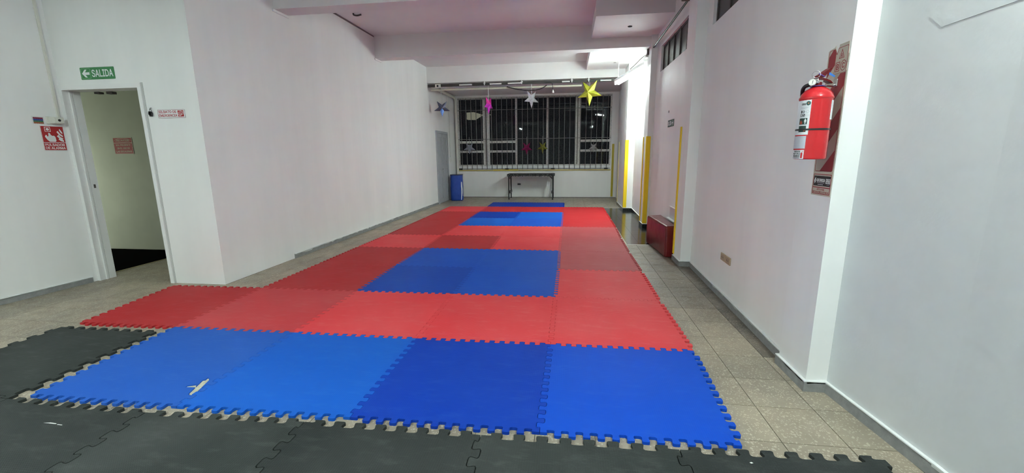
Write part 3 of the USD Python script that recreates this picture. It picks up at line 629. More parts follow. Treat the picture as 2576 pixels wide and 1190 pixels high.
# ================================================================== STARS
def star(label, c, Rr_, yaw, mats, string_top, mat_s, group, depth=.22, inner=.40):
    """Hanging five-point paper star, one point down; facets alternate between two foil tones."""
    t = thing('paper_star', label, 'star', c, group)
    ang = [math.radians(-90 + 36 * k) for k in range(10)]
    out = [np.array([math.cos(a), 0, math.sin(a)]) * (Rr_ if k % 2 == 0 else Rr_ * inner) for k, a in enumerate(ang)]
    d = depth * Rr_; cyw, syw = math.cos(yaw), math.sin(yaw)
    Rm = np.array([[cyw, -syw, 0], [syw, cyw, 0], [0, 0, 1]])
    for k in range(5):
        tip, a, b = out[2 * k], out[(2 * k - 1) % 10], out[(2 * k + 1) % 10]
        f_, bk_ = np.array([0, -d, 0]), np.array([0, d, 0])
        V = np.array([tip, a, b, f_, bk_]); F = [[3, 1, 0], [3, 0, 2], [4, 0, 1], [4, 2, 0], [3, 4, 1], [3, 2, 4]]
        m = trimesh.Trimesh(V @ Rm.T + np.array(c), F, process=False); m.fix_normals()
        obj('point', m, mats[k % len(mats)], t)
    obj('string', cyl((c[0], c[1], c[2] + Rr_ * .38), (c[0], c[1], string_top), .006, 6), mat_s, t)
def foil(name, c, c2, metal=.5, rough=.35, holes=True, **ex):
    n = {'p': ('principled_bsdf', {'metallic': metal, 'roughness': rough, **ex}), 'g': ('geometry', {}), 'v': ('voronoi_texture', {'scale': 34.0, 'randomness': .25}),
         'lt': ('math', {'math_type': 'less_than', 'value2': .26 if holes else -1.0}), 'm': ('mix_color', {'a': c, 'b': c2})}
    return usdkit.material(stage, '/World/Looks/' + name, n, [('g.position', 'v.vector'), ('v.distance', 'lt.value1'), ('lt.value', 'm.fac'), ('m.result', 'p.base_color')], 'p.BSDF')
f_yel = foil('foil_lime', (.62, .66, .06), (.36, .38, .03), .1)
f_pnk = foil('foil_pink', (.75, .03, .36), (.35, .01, .14), .35)
f_mag = foil('foil_magenta', (.72, .05, .66), (.40, .02, .35), .35)
f_sil = foil('foil_silver', (.62, .62, .66), (.20, .20, .22), .5)
f_blu = foil('foil_blue_dark_reflection', (.10, .11, .17), (.07, .08, .12), .5, .35, False)  # dark reflections on the blue star, put into the colour of its upper points
f_hol = foil('foil_holographic_blue', (.18, .36, .85), (.03, .04, .12), .3, .3)
f_dbl = foil('foil_dimmed_steel', (.26, .28, .33), (.12, .13, .15), .2)  # weaker light on the lower stars is put into their foil colours
f_dpk = foil('foil_dimmed_pink', (.28, .015, .10), (.14, .008, .05), .3)
f_dol = foil('foil_dimmed_olive', (.20, .21, .03), (.07, .07, .01), .2)
f_dsi = foil('foil_dimmed_silver', (.40, .40, .40), (.2, .2, .2), .2)
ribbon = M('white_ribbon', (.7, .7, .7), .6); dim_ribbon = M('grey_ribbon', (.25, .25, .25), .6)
star('blue foil star, dark reflections painted above its bottom point, hanging near the left wall', (-.157, 9.12, 2.558), .215, .30, [f_hol, f_blu, f_blu, f_blu, f_blu], 3.088, M('fine_thread', (.45, .45, .45), .7), 'hanging paper stars', .2)
star('bright pink foil star hanging almost edge-on before the window', (1.072, 9.12, 2.613), .235, 1.25, [f_mag, f_mag, f_pnk, f_pnk, f_mag], 3.088, ribbon, 'hanging paper stars', .34)
star('silver paper star with punched holes, hanging before the window', (2.172, 9.12, 2.730), .235, .72, [f_sil], 3.088, ribbon, 'hanging paper stars', .3)
star('large lime yellow paper star hanging at the right of the window', (3.607, 9.11, 2.846), .335, -.48, [f_yel], 3.088, ribbon, 'hanging paper stars', .3)
star('dimmed blue-grey star low in the left window panel', (-.02, 11.50, 1.58), .20, .25, [f_dbl], 1.92, dim_ribbon, 'dim stars hanging low on the window bars', .22)
star('dimmed pink star low in the middle of the window', (1.815, 11.49, 1.555), .205, .5, [f_dpk], 1.90, dim_ribbon, 'dim stars hanging low on the window bars', .25)
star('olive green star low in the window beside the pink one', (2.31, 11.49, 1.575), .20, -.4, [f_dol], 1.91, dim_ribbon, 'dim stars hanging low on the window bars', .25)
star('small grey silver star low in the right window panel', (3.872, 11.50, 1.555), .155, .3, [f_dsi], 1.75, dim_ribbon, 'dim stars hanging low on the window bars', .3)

# faint street lamp housing outside the dark window
sl_ = thing('street_lamp_housing', 'pale cream lamp housing outside behind the left window panel', 'street lamp', (.0, 13.2, 2.68))
lampshade = M('pale_lamp_housing', (.62, .60, .46), .5, extra={'emission_color': (.60, .57, .42), 'emission_strength': .04})
obj('housing', place(ext(affinity.scale(Polygon([(-.42, -.17), (-.42, .17), (.0, .19), (.50, .06), (.10, -.13), (.06, -.18)]), .6, .68, origin=(0, 0)), .25), (-.20, 13.3, 2.70), (1, 0, 0), (0, 0, 1)), lampshade, sl_)
obj('arm', cyl((.09, 13.2, 2.74), (.40, 13.2, 2.74), .012, 8), lampshade, sl_)
obj('pole', cyl((.42, 13.2, -3), (.42, 13.2, 2.95), .04, 8), dark_steel, sl_)

# ================================================================== YELLOW CORNER GUARDS
def guard(cx, cy, sx, sy, z0, z1, leg, label, mat=yellow_foam, tk=.010):
    """L-shaped foam strip on the corner (cx, cy); legs run along sx (x) and sy (y)."""
    e = .0008
    x0, x1 = cx - sx * tk, cx + sx * leg; y0, y1 = cy - sy * tk, cy + sy * leg
    poly = unary_union([sbox(min(x0, x1), min(y0, cy), max(x0, x1), max(y0, cy) ).buffer(0), sbox(min(x0, cx), min(y0, y1), max(x0, cx), max(y0, y1))])
    poly = poly.buffer(-.003, 3).buffer(.003, 3)
    dx, dy = -sx * e, -sy * e
    solo('corner_guard', ext(affinity.translate(poly, dx, dy), z1 - z0, z0), mat, label, 'corner guard', 'yellow foam corner guards on the right columns', smooth=40)
guard(4.495, 3.71, 1, -1, .085, 1.68, .050, 'yellow foam corner guard beside the red vinyl block, nearest of all')
guard(4.510, 6.10, 1, 1, .085, 1.66, .062, 'wide yellow foam corner guard just left of the red vinyl block')
guard(4.510, 6.46, 1, -1, .085, 1.66, .055, 'ochre yellow foam corner guard, left one of the adjacent pair')
guard(4.445, 8.46, 1, 1, .085, 1.67, .066, 'bright yellow foam corner guard on the column below the lamp end')
guard(4.445, 9.79, 1, -1, .085, 1.66, .05, 'thin pale yellow corner guard left of the bright one', pale_foam)
solo('corner_guard', rbox(4.44, 4.505, 11.586, 11.5995, .03, 1.65, .004), M('olive_foam', (.42, .33, .02), .6), 'dull olive yellow strip in the back right corner of the room', 'corner guard', 'yellow foam corner guards on the right columns')

# ================================================================== RED BLOCK, PAPER TRAY
kb = thing('kick_block', 'dark red vinyl padded block standing against the right wall', 'padded block', (4.45, 4.3, 0))
r_ = .028
bot = [(4.338, 4.76), (4.405, 3.775), (4.565, 3.80), (4.575, 4.86)]
top = [(4.345, 4.80), (4.402, 3.80), (4.560, 3.825), (4.575, 4.90)]
def inset(q, d):
    p = Polygon(q).buffer(-d, join_style='mitre'); return list(p.exterior.coords)[:-1]
pts = [(x, y, r_) for x, y in inset(bot, r_)] + [(x, y, .422 - r_) for x, y in inset(top, r_)]
body = manifold3d.Manifold.batch_hull([manifold3d.Manifold.sphere(r_, 16).translate(tuple(map(float, p))) for p in pts]).refine_to_length(.03)
bm = tm(body); v = bm.vertices.copy(); n_ = trimesh.Trimesh(v, bm.faces, process=True); bm = n_; v = bm.vertices
c_ = v.mean(0); q = (v - c_) / (np.ptp(v, axis=0) / 2)
amp = (meshkit.fbm(v * np.array([9, 9, 9]), 3, 5) - .5) * .010 + .010 * np.clip(1 - q[:, 1] ** 2, 0, 1) * np.clip(1 - q[:, 2] ** 2, 0, 1)
inward = v[:, 0] < c_[0] + .05
v2 = v + bm.vertex_normals * np.where(inward, amp, 0)[:, None]; v2[:, 2] = np.maximum(v2[:, 2], .001); v2[:, 0] = np.minimum(v2[:, 0], 4.585)
obj('cover', trimesh.Trimesh(v2, bm.faces, process=False), vinyl, kb, smooth=60)
seam = M('vinyl_seam', (.17, .014, .014), .4)
obj('seam', tube([(4.400, 3.772, .02), (4.398, 3.782, .2), (4.400, 3.797, .40)], .004, 6), seam, kb)
tr = thing('leaflet_tray', 'white sheet metal leaflet tray on the wall above the red vinyl block', 'tray', (4.6, 4.3, .43))
obj('back_plate', bx(4.604, 4.611, 4.10, 4.50, .435, .60), M('tray_white', (.60, .60, .61), .4), tr)
obj('top_lip', bx(4.585, 4.611, 4.10, 4.50, .600, .607), white_plastic, tr); obj('shelf', bx(4.560, 4.611, 4.10, 4.55, .428, .436), white_plastic, tr)

# ================================================================== SIGNS
def sign(name, label, o, ex, W_, H_, panel, parts, rad=.004, cat='sign', tk=.0025, group=None, poly=None):
    t = thing(name, label, cat, o, group); ey = (0, 0, 1)
    obj('panel', place(ext(poly if poly is not None else rr(0, 0, W_, H_, rad), tk), o, ex, ey), panel, t)
    for (nm, m, mat, z) in parts: obj(nm, place(m, np.array(o) + np.cross(ex, ey) * (tk + z), ex, ey), mat, t)
    return t
def E_(poly, h=.0005): return ext(poly, h)
def ring(poly, w): return poly.difference(poly.buffer(-w))
def arrow(cx, cy, s, dirn=-1):
    a = Polygon([(-1, 0), (-.18, .82), (.34, .82), (-.16, .27), (.95, .27), (.95, -.27), (-.16, -.27), (.34, -.82), (-.18, -.82)])
    a = affinity.scale(a, s * (1 if dirn < 0 else -1), s, origin=(0, 0)); return affinity.translate(a, cx, cy)
sign('exit_sign', 'green exit sign with a white left arrow above the open doorway', (-1.888, 2.0985, 2.170), (1, 0, 0), .402, .118, sign_green,
     [('lettering', text('SALIDA', .135, .026, .066, .250), sign_white, 0), ('arrow', E_(arrow(.064, .059, .046)), sign_white, .0003),
      ('arrow_frame', E_(ring(rr(.010, .010, .120, .108, .006), .003)), sign_pale, 0)], .006)
sign('exit_sign', 'small dark green exit sign with a right arrow on the right wall', (4.6115, 4.985, 1.746), (0, -1, 0), .375, .100, sign_dark_green,
     [('lettering', text('SALIDA', .016, .024, .056, .215), sign_white, 0), ('arrow', E_(arrow(.300, .05, .040, 1)), sign_white, 0),
      ('arrow_frame', E_(ring(rr(.245, .008, .365, .092, .004), .002)), sign_pale, 0)], .004)
wh = Polygon([(-.030, -.018), (-.036, .004), (-.022, .020), (.0, .022), (.034, .024), (.034, .010), (.014, .004), (.012, -.012), (-.004, -.026), (-.020, -.026)])
sign('whistle_sign', 'white and red emergency whistle sign right of the doorway', (-1.064, 2.0985, 1.768), (1, 0, 0), .314, .086, sign_white,
     [('border', E_(ring(rr(.002, .002, .312, .084, .006), .0025)), sign_crimson, 0), ('lettering', text('SILBATO DE', .012, .050, .024, .205), sign_red, 0),
      ('lettering', text('EMERGENCIA', .012, .014, .024, .210), sign_red, 0), ('pictogram_field', E_(sbox(.232, .013, .300, .074)), sign_red, 0),
      ('pictogram', E_(unary_union([ring(affinity.translate(affinity.scale(wh, .85, .85, origin=(0, 0)), .266, .042), .003), ring(Point(.258, .038).buffer(.011), .003), LineString([(.280, .034), (.297, .042)]).buffer(.0016), LineString([(.256, .069), (.262, .067), (.268, .070), (.274, .067)]).buffer(.001)])), sign_white, .0004)], .005)
bw_ = thing('emergency_whistle', 'black whistle hanging from a hook beside the doorway', 'whistle', (-1.13, 2.09, 1.8))
obj('hook', tube(arc([(-1.128, 2.099, 1.872), (-1.128, 2.085, 1.872), (-1.128, 2.078, 1.862), (-1.126, 2.080, 1.850)]), .0025, 6), dark_steel, bw_, smooth=60)
obj('cord_loop', tube([(-1.126 + .011 * math.sin(a), 2.080, 1.846 - .011 * math.cos(a) * 1.3) for a in np.linspace(0, 2 * math.pi, 14)], .0018, 6), black_plastic, bw_, smooth=60)
obj('barrel', cat_(cyl((-1.133, 2.072, 1.815), (-1.133, 2.092, 1.815), .017, 18), rbox(-1.142, -1.118, 2.072, 2.092, 1.786, 1.836, .004), rbox(-1.15, -1.128, 2.073, 2.091, 1.818, 1.838, .004)), black_plastic, bw_)
# red alarm sign on the left-hand wall, its box, sticker and cable channel
dl = np.array([.0892, .996, 0]); dl /= np.linalg.norm(dl)
def ll(y, off=.0012):
    x = -2.185 - (2.06 - y) * .0895; n = np.cross(dl, (0, 0, 1)); return lambda z: tuple(np.array([x, y, z]) + n * off)
def flame(s):
    return unary_union([Polygon([(0, 0), (.012, -.010), (.028, -.014), (.028, -.004), (.018, .002), (.008, .012)]), Polygon([(-.006, .018), (.006, .006), (.022, .0), (.028, .006), (.014, .014), (.004, .028)]),
                        Polygon([(-.004, .044), (.008, .026), (.026, .014), (.028, .022), (.014, .034), (.004, .050)]), Polygon([(.012, .056), (.018, .040), (.028, .032), (.028, .042), (.022, .052), (.016, .062)])])
hand = Polygon([(-.024, .018), (-.030, .004), (-.018, -.020), (-.004, -.036), (.034, -.036), (.040, -.026), (.038, .004), (.030, .014), (.020, .012), (.010, .020), (.006, .034), (-.004, .036), (-.006, .012), (-.012, .004), (-.018, .018)])
sign('alarm_sign', 'red fire alarm sign with a pressing hand and flames on the far left wall', ll(1.868)(1.457), tuple(dl), .187, .246, sign_red,
     [('border', E_(ring(sbox(0, 0, .187, .246), .003)), sign_white, 0), ('divider', E_(sbox(.003, .076, .184, .081)), sign_white, 0),
      ('lettering', text('PULSADOR', .012, .045, .023, .160), sign_white, 0), ('lettering', text('DE ALARMA', .012, .013, .023, .163), sign_white, 0),
      ('hand', E_(affinity.translate(affinity.scale(hand, 1.25, 1.25, origin=(0, 0)), .060, .132)), sign_white, 0),
      ('button', E_(unary_union([ring(sbox(.030, .188, .078, .236), .005), Point(.054, .212).buffer(.013)])), sign_white, 0),
      ('flames', E_(affinity.translate(affinity.scale(flame(1), 1.5, 1.75, origin=(0, 0)), .130, .112)), sign_white, 0)], .001)
ab = thing('alarm_box', 'white alarm push box with a round black hole above the red sign', 'alarm box', ll(1.95)(1.727))
def lbox(y0, y1, x0, x1, z0, z1, r=.004): return place(rbox(0, y1 - y0, z0, z1, x0, x1, r), ll(y0, 0)(0), tuple(dl), (0, 0, 1))
obj('box', lbox(1.950, 2.040, 0, .068, 1.727, 1.793), cream, ab)
obj('lid', lbox(1.955, 2.036, .064, .074, 1.731, 1.789), cream, ab)
obj('push_hole', place(cyl((.047, .034, .0735), (.047, .034, .0752), .0125, 18), ll(1.950, 0)(1.727), tuple(dl), (0, 0, 1)), black_plastic, ab)
obj('base_plate', lbox(1.925, 2.044, .001, .012, 1.722, 1.797), cream, ab)
rb_ = [(M('sticker_maroon', (.20, .02, .05), .5), .050, .066), (M('sticker_blue', (.03, .06, .26), .5), .034, .050), (M('sticker_green', (.03, .16, .08), .5), .020, .034), (M('sticker_orange', (.32, .10, .04), .5), .004, .020)]
wavy = lambda a, b: Polygon([(.010 + .078 * i / 16, a + .0012 * math.sin(i * 1.9)) for i in range(17)] + [(.088 - .078 * i / 16, b + .0012 * math.sin(i * 2.3)) for i in range(17)])
sign('striped_sticker', 'small rainbow-striped sticker left of the alarm box', ll(1.818)(1.718), tuple(dl), .098, .076, M('sticker_clear', (.70, .71, .70), .25),
     [('colour_stripe', E_(wavy(a, b)), m, 0) for m, a, b in rb_], .003, 'sticker', .0008)
cch = cat_(lbox(2.022, 2.044, 0, .016, 1.795, 3.5, .002)); solo('cable_channel', cch, cream, 'white cable channel running up the corner from the alarm box', 'cable channel')
# caution sign in the stairwell
oval = affinity.scale(Point(0, 0).buffer(1, 24), .135, .026)
sign('caution_sign', 'dark red stairs caution sign on the olive wall beyond the doorway', (-3.475, 3.5985, 1.428), (1, 0, 0), .318, .236, sign_crimson,
     [('border', E_(ring(rr(0, 0, .318, .236, .008), .008)), sign_cream, 0), ('divider', E_(sbox(.006, .155, .312, .163)), sign_cream, 0),
      ('oval', E_(ring(affinity.translate(oval, .159, .196), .003)), sign_cream, 0), ('lettering', text('PRECAUCION', .052, .184, .025, .215), sign_cream, .0002),
      ('lettering', text('SEA PRUDENTE', .035, .118, .024, .245), sign_cream, 0), ('lettering', text('EN EL USO DE', .055, .072, .024, .205), sign_cream, 0),
      ('lettering', text('LAS ESCALERAS', .030, .026, .024, .258), sign_cream, 0)], .008)

# ================================================================== FIRE EXTINGUISHER AND ITS BOARD
XW = 4.5095; SW, SH = .180, .783; SO = (XW, .773, 1.128)
pan = sbox(0, 0, SW, SH)
notch = unary_union([Polygon([(.060, SH + .01), (.062, SH - .018), (.078, SH - .045), (.090, SH - .012), (.092, SH + .01)]), Polygon([(-.01, SH + .01), (-.01, SH - .022), (.012, SH - .012), (.055, SH - .006), (.06, SH + .01)]),
                     Polygon([(.168, SH + .01), (.170, SH - .03), (.173, SH - .06), (.19, SH - .06), (.19, SH + .01)]), Polygon([(.172, SH - .14), (.175, SH - .10), (.19, SH - .10), (.19, SH - .14)])])
pan = pan.difference(notch)
field = rr(.010, .133, .170, SH - .016, .010)
abc = sbox(.070, SH - .145, .170, SH - .016)
red = unary_union([Polygon([(-.1, zc - .053 - .1 - SW), (SW + .1, zc - .053 + .1), (SW + .1, zc + .053 + .1), (-.1, zc + .053 - .1 - SW)]) for zc in [SH - .148 + .215 - .215 * k for k in range(5)]])
red = red.intersection(field.buffer(-.001)).difference(abc.buffer(.002)).difference(notch.buffer(.004)).difference(Polygon([(.086, SH - .17), (.096, SH - .165), (.100, SH - .20), (.092, SH - .215), (.086, SH - .20)]))
seg8 = []
for k in range(3):
    x = .127 + .0145 * k; o8 = sbox(x, .068, x + .0115, .094); seg8.append(o8.difference(sbox(x + .003, .071, x + .0085, .0795)).difference(sbox(x + .003, .0825, x + .0085, .091)))
dia = Polygon([(.026, .064), (.019, .082), (.030, .100), (.037, .082)]).difference(Polygon([(.029, .075), (.026, .082), (.030, .089), (.032, .082)]))
tri = Polygon([(.098, SH - .072), (.120, SH - .026), (.142, SH - .072)])
sign('extinguisher_board', 'tall red and cream striped board with ABC symbols behind the fire extinguisher', SO, (0, -1, 0), SW, SH, sign_cream,
     [('red_stripes', E_(red), sign_crimson, 0), ('field_border', E_(ring(field.difference(notch), .0025)), sign_crimson, 0), ('symbol_border', E_(ring(abc.difference(notch), .0012)), sign_crimson, .0003),
      ('triangle', E_(ring(tri, .003)), sign_crimson, 0), ('lettering', text('A', .113, SH - .067, .020, .014), sign_crimson, 0),
      ('square', E_(ring(sbox(.077, SH - .134, .113, SH - .087), .003)), sign_crimson, 0), ('lettering', text('B', .085, SH - .125, .028, .020), sign_crimson, 0),
      ('circle', E_(ring(affinity.translate(affinity.scale(Point(0, 0).buffer(1, 16), .022, .026), .142, SH - .110), .003)), sign_crimson, 0), ('lettering', text('C', .132, SH - .122, .025, .020), sign_crimson, 0),
      ('lower_border', E_(unary_union([ring(rr(.008, .008, .172, .118, .004), .004), sbox(.010, .042, .170, .047)])), sign_crimson, 0), ('plate', E_(sbox(.015, .053, .167, .108)), sign_black, 0),
      ('emblem', E_(dia), sign_white, .0005), ('lettering', text('GEORGIA', .043, .076, .016, .076), sign_white, .0005), ('fine_print', E_(sbox(.045, .069, .115, .0715)), label_grey, .0005),
      ('fine_print', E_(sbox(.055, .059, .105, .0625)), label_grey, .0005), ('digits', E_(unary_union(seg8)), sign_white, .0005), ('fine_print', E_(sbox(.137, .0615, .162, .063)), label_grey, .0005),
      ('lettering', text('APTO PARA', .052, .029, .009, .070, bold=False), sign_crimson, 0), ('lettering', text('INSTALACIONES ELECTRICAS', .014, .014, .010, .150, bold=False), sign_crimson, 0)], poly=pan, cat='sign board')

EX, EY_, ER = 4.385, .602, .0735; ZB, ZSH = 1.328, 1.643
fe = thing('fire_extinguisher', 'red fire extinguisher hanging on the striped board of the near column', 'fire extinguisher', (EX, EY_, ZB))
prof = [(0, 0), (ER - .012, 0), (ER - .004, .002), (ER, .008), (ER, ZSH - ZB - .012), (ER + .0022, ZSH - ZB - .010), (ER + .0022, ZSH - ZB - .003), (ER, ZSH - ZB), (ER - .006, ZSH - ZB + .016), (ER - .020, ZSH - ZB + .034), (ER - .040, ZSH - ZB + .046), (.022, ZSH - ZB + .052), (0, ZSH - ZB + .053)]
obj('cylinder', lathe(prof, (EX, EY_, ZB), 56), ext_red, fe, smooth=35)
ZN = ZSH + .052
HA = math.radians(27); hx, hy = math.cos(HA), math.sin(HA)
def hd(u, v, z): return (EX + u * hx - v * hy, EY_ + u * hy + v * hx, ZN + z)      # head frame: u along the levers, v across
obj('neck', lathe([(0, 0), (.021, 0), (.021, .008), (.016, .011), (.016, .024), (0, .024)], (EX, EY_, ZN - .003), 24), dark_red, fe, smooth=35)
obj('collar_tag', lathe([(0, 0), (.034, 0), (.034, .0025), (0, .0025)], (EX, EY_, ZN), 28), violet_tape, fe, label='violet ring seal around the neck')
obj('valve', cat_(place(rbox(-.019, .019, .014, .040, -.013, .013, .004), (EX, EY_, ZN), (hx, hy, 0), (0, 0, 1)), cyl(hd(-.018, 0, .020), hd(-.034, -.004, .014), .009, 12)), chrome, fe)
def lever(prof_, w):
    m = ext(Polygon([(.72 * a, .68 * b) for a, b in prof_]), w); m.apply_translation((0, 0, -w / 2)); return place(m, (EX, EY_, ZN), (hx, hy, 0), (0, 0, 1))
obj('carry_handle', lever([(-.026, .044), (-.022, .060), (.02, .062), (.060, .056), (.100, .046), (.122, .032), (.118, .027), (.080, .038), (.05, .044), (.02, .044)], .026), dark_red, fe)
obj('squeeze_lever', lever([(-.024, .060), (-.020, .076), (.012, .092), (.050, .116), (.082, .134), (.098, .137), (.100, .130), (.078, .112), (.050, .090), (.030, .066), (.0, .060)], .024), dark_red, fe)
obj('safety_ring', tube([(EX - .026 + .016 * math.cos(a), EY_ - .024 - .007 * math.cos(a), ZN + .056 + .016 * math.sin(a)) for a in np.linspace(0, 2 * math.pi, 22)], .0016, 6), chrome, fe, smooth=60)
obj('seal_tie', tube(arc([(EX - .012, EY_ - .018, ZN + .060), (EX + .004, EY_ - .020, ZN + .052), (EX + .020, EY_ - .012, ZN + .046)]), .0028, 6), violet_tape, fe, smooth=60)
gd = np.array([-.55, -.80, .05]); gd /= np.linalg.norm(gd); g0 = np.array([EX - .034, EY_ - .016, ZN + .018])
ga = obj('pressure_gauge', cyl(g0, g0 + gd * .014, .017, 20), chrome, fe, smooth=40); obj('gauge_face', cyl(g0 + gd * .0142, g0 + gd * .0150, .0138, 20), cream, ga)
obj('gauge_needle', cyl(g0 + gd * .0156 + np.array([0, 0, -.007]), g0 + gd * .0156 + np.array([.002, 0, .009]), .0011, 5), black_plastic, ga)
obj('hose', tube(arc([(EX - .030, EY_ + .006, ZN + .014), (EX - .054, EY_ + .036, ZN + .004), (EX - .030, EY_ + .079, ZSH + .012), (EX - .024, EY_ + .084, 1.60), (EX - .014, EY_ + .085, 1.48), (EX - .014, EY_ + .085, 1.38)]), .0095, 10), black_plastic, fe, smooth=60)
BY_ = EY_ + .066
br = thing('extinguisher_bracket', 'chrome wall hook holding the fire extinguisher by its neck', 'bracket', (4.5, BY_, ZN))
obj('wall_plate', rbox(4.499, 4.5068, BY_ - .016, BY_ + .016, ZN + .006, ZN + .044, .003), chrome, br)
for s_ in (-1, 1):
    obj('arm', tube(arc([(4.503, BY_ + .006 * s_, ZN + .026), (4.494, BY_ + .005 * s_, ZN + .008), hd(.090, .008 * s_, .006), hd(.052, .010 * s_, .006)]), .003, 8), chrome, br, smooth=60)
solo('blue_tape', place(ext(Polygon([(0, 0), (.042, -.012), (.047, -.003), (.004, .011)]), .0006), hd(.040, -.020, .058), (hx, hy, 0), (0, 0, 1)), blue_tape, 'short strip of blue tape between the extinguisher handle and the board', 'tape')
# wrapped labels: angle increases to the right as seen from outside
def wrap(mesh, th_right, r, zt):
    """Bends local (x leftwards negative from the right edge, y up, z out) around the cylinder."""
    m = mesh.copy(); v = m.vertices; a = math.radians(th_right) + v[:, 0] / ER; rr_ = r + v[:, 2]
    m.vertices = np.stack([EX + rr_ * np.cos(a), EY_ + rr_ * np.sin(a), zt + v[:, 1]], 1); return m
def patch(x0, x1, y0, y1, h=.0005, n=14):
    g = np.linspace(x0, x1, n + 1)
    return cat_(*[trimesh.creation.box(bounds=[[a, y0, 0], [b, y1, h]]) for a, b in zip(g[:-1], g[1:])])
TH = 229
l1 = obj('label', wrap(patch(-.124, 0, -.172, 0), TH, ER + .0003, 1.626), label_white, fe, label='white instruction label')
def lab(parent, nm, m, mat, z, zt=1.626): obj(nm, wrap(m, TH, ER + .0003 + z, zt), mat, parent)
lab(l1, 'lettering', text('osa', -.0470, -.0235, .012, .0215), sign_black, .0006)
fl_ = unary_union([affinity.translate(Point(0, 0).buffer(.0042, 8), .0068 * math.cos(a), .0068 * math.sin(a)) for a in np.linspace(0, 2 * math.pi, 9)[:-1]])
lab(l1, 'emblem', affinity_m := ext(affinity.translate(fl_, -.0128, -.016), .0004), M('label_teal', (.03, .10, .10), .5), .0006)
lab(l1, 'emblem_centre', ext(affinity.translate(Point(0, 0).buffer(.0035), -.0128, -.016), .0004), M('label_orange', (.55, .18, .05), .5), .0010)
lab(l1, 'fine_print', cat_(patch(-.05, -.004, -.0345, -.0338), patch(-.05, -.012, -.0385, -.0370), patch(-.05, -.026, -.0420, -.0410), patch(-.05, -.024, -.0845, -.0835)), label_grey, .0006)
lab(l1, 'class_icons', cat_(patch(-.046, -.040, -.064, -.050, n=2), ext(ring(affinity.translate(Point(0, 0).buffer(.0058), -.0315, -.057), .002), .0004), ext(ring(sbox(-.048, -.080, -.037, -.068), .002), .0004), ext(ring(sbox(-.0350, -.080, -.024, -.068), .002), .0004), ext(LineString([(-.034, -.079), (-.025, -.069)]).buffer(.001), .0004)), sign_black, .0006)
lab(l1, 'standard_mark', cat_(ext(ring(affinity.rotate(sbox(-.018, -.063, -.006, -.051), 35), .0014), .0004), ext(ring(sbox(-.020, -.080, -.006, -.073), .001), .0004), patch(-.019, -.006, -.0705, -.0700, n=3)), label_grey, .0006)
dkg = M('label_dark_green', (.012, .045, .035), .5)
lab(l1, 'instruction_panel', patch(-.050, -.010, -.120, -.089), dkg, .0006); lab(l1, 'instruction_panel', patch(-.050, -.012, -.158, -.127), dkg, .0006)
fig = unary_union([Point(-.0185, -.0945).buffer(.0026), sbox(-.0215, -.1085, -.0155, -.0975).buffer(.0008), sbox(-.0210, -.118, -.0188, -.107), sbox(-.0180, -.118, -.0160, -.107), sbox(-.0235, -.107, -.022, -.098), sbox(-.0150, -.107, -.0135, -.098)])
lab(l1, 'figure', ext(fig, .0004), sign_white, .0012)
lab(l1, 'flame_icon', ext(unary_union([Polygon([(-.045, -.118), (-.0445, -.106), (-.041, -.098), (-.038, -.107), (-.034, -.103), (-.033, -.118)]), Polygon([(-.022, -.156), (-.021, -.148), (-.018, -.143), (-.0155, -.150), (-.0150, -.156)])]), .0004), M('label_flame', (.40, .06, .03), .5), .0012)
l2 = obj('label', wrap(patch(-.100, -.006, -.064, 0), TH, ER + .0003, 1.448), M('label_silver', (.50, .51, .56), .35), fe, label='pale grey inspection label')
lab(l2, 'fine_print', cat_(patch(-.05, -.010, -.010, -.006), *[patch(-.05, -.034, -.018 - .005 * k, -.0165 - .005 * k, n=5) for k in range(7)]), label_grey, .0006, 1.448)
l3 = obj('label', wrap(patch(-.110, -.008, -.046, 0), TH, ER + .0003, 1.377), label_white, fe, label='white service label with black lettering')
lab(l3, 'lettering', text('FUEGOS', -.066, -.012, .0085, .040), sign_black, .0006, 1.377)
lab(l3, 'lettering', text('4919-0913', -.072, -.0235, .0080, .047), sign_black, .0006, 1.377)
lab(l3, 'lettering', text('RECARGAS', -.068, -.0345, .0080, .042), sign_black, .0006, 1.377)
lab(l3, 'fine_print', patch(-.070, -.026, -.042, -.0395), sign_black, .0006, 1.377)
lab(l3, 'extinguisher_icon', ext(unary_union([rr(-.0225, -.042, -.0135, -.014, .003), LineString([(-.018, -.014), (-.015, -.008), (-.012, -.006)]).buffer(.0009)]), .0004), ext_red, .0006, 1.377)
obj('strap', lathe([(ER + .0009, 0), (ER + .0028, 0), (ER + .0028, .0085), (ER + .0009, .0085)], (EX, EY_, 1.476), 48), black_plastic, fe, smooth=35)
obj('rear_label', wrap(patch(-.020, .030, -.105, -.010), 320, ER + .0003, 1.632), label_white, fe)

# ================================================================== SOCKETS
def outlet(name, label, o, ex, W_, H_, plate, inner, nsock=1):
    t = thing(name, label, 'socket', o, None); ey = (0, 0, 1)
    obj('plate', place(rbox(0, W_, 0, H_, 0, .010, .003), o, ex, ey), plate, t)
    obj('insert', place(rbox(W_ * .12, W_ * .88, H_ * .12, H_ * .88, .006, .0125, .002), o, ex, ey), inner, t)
    for k in (-1, 1): obj('pin_slot', place(bx(W_ * .5 + k * W_ * .14 - .004, W_ * .5 + k * W_ * .14 + .004, H_ * .40, H_ * .60, .0120, .0130), o, ex, ey), black_plastic, t)
beige = M('beige_plate', (.42, .33, .22), .5); tan = M('tan_insert', (.36, .28, .19), .5)
dm = np.array([4.617 - 4.556, 3.365 - .905, 0]); dm /= np.linalg.norm(dm)
def rwm(y): return 4.556 + (y - .905) * .0248
outlet('socket_plate', 'beige socket plate low on the right wall, left of the pair', (rwm(2.285) - .0005, 2.285, .362), tuple(-dm), .118, .070, beige, tan)
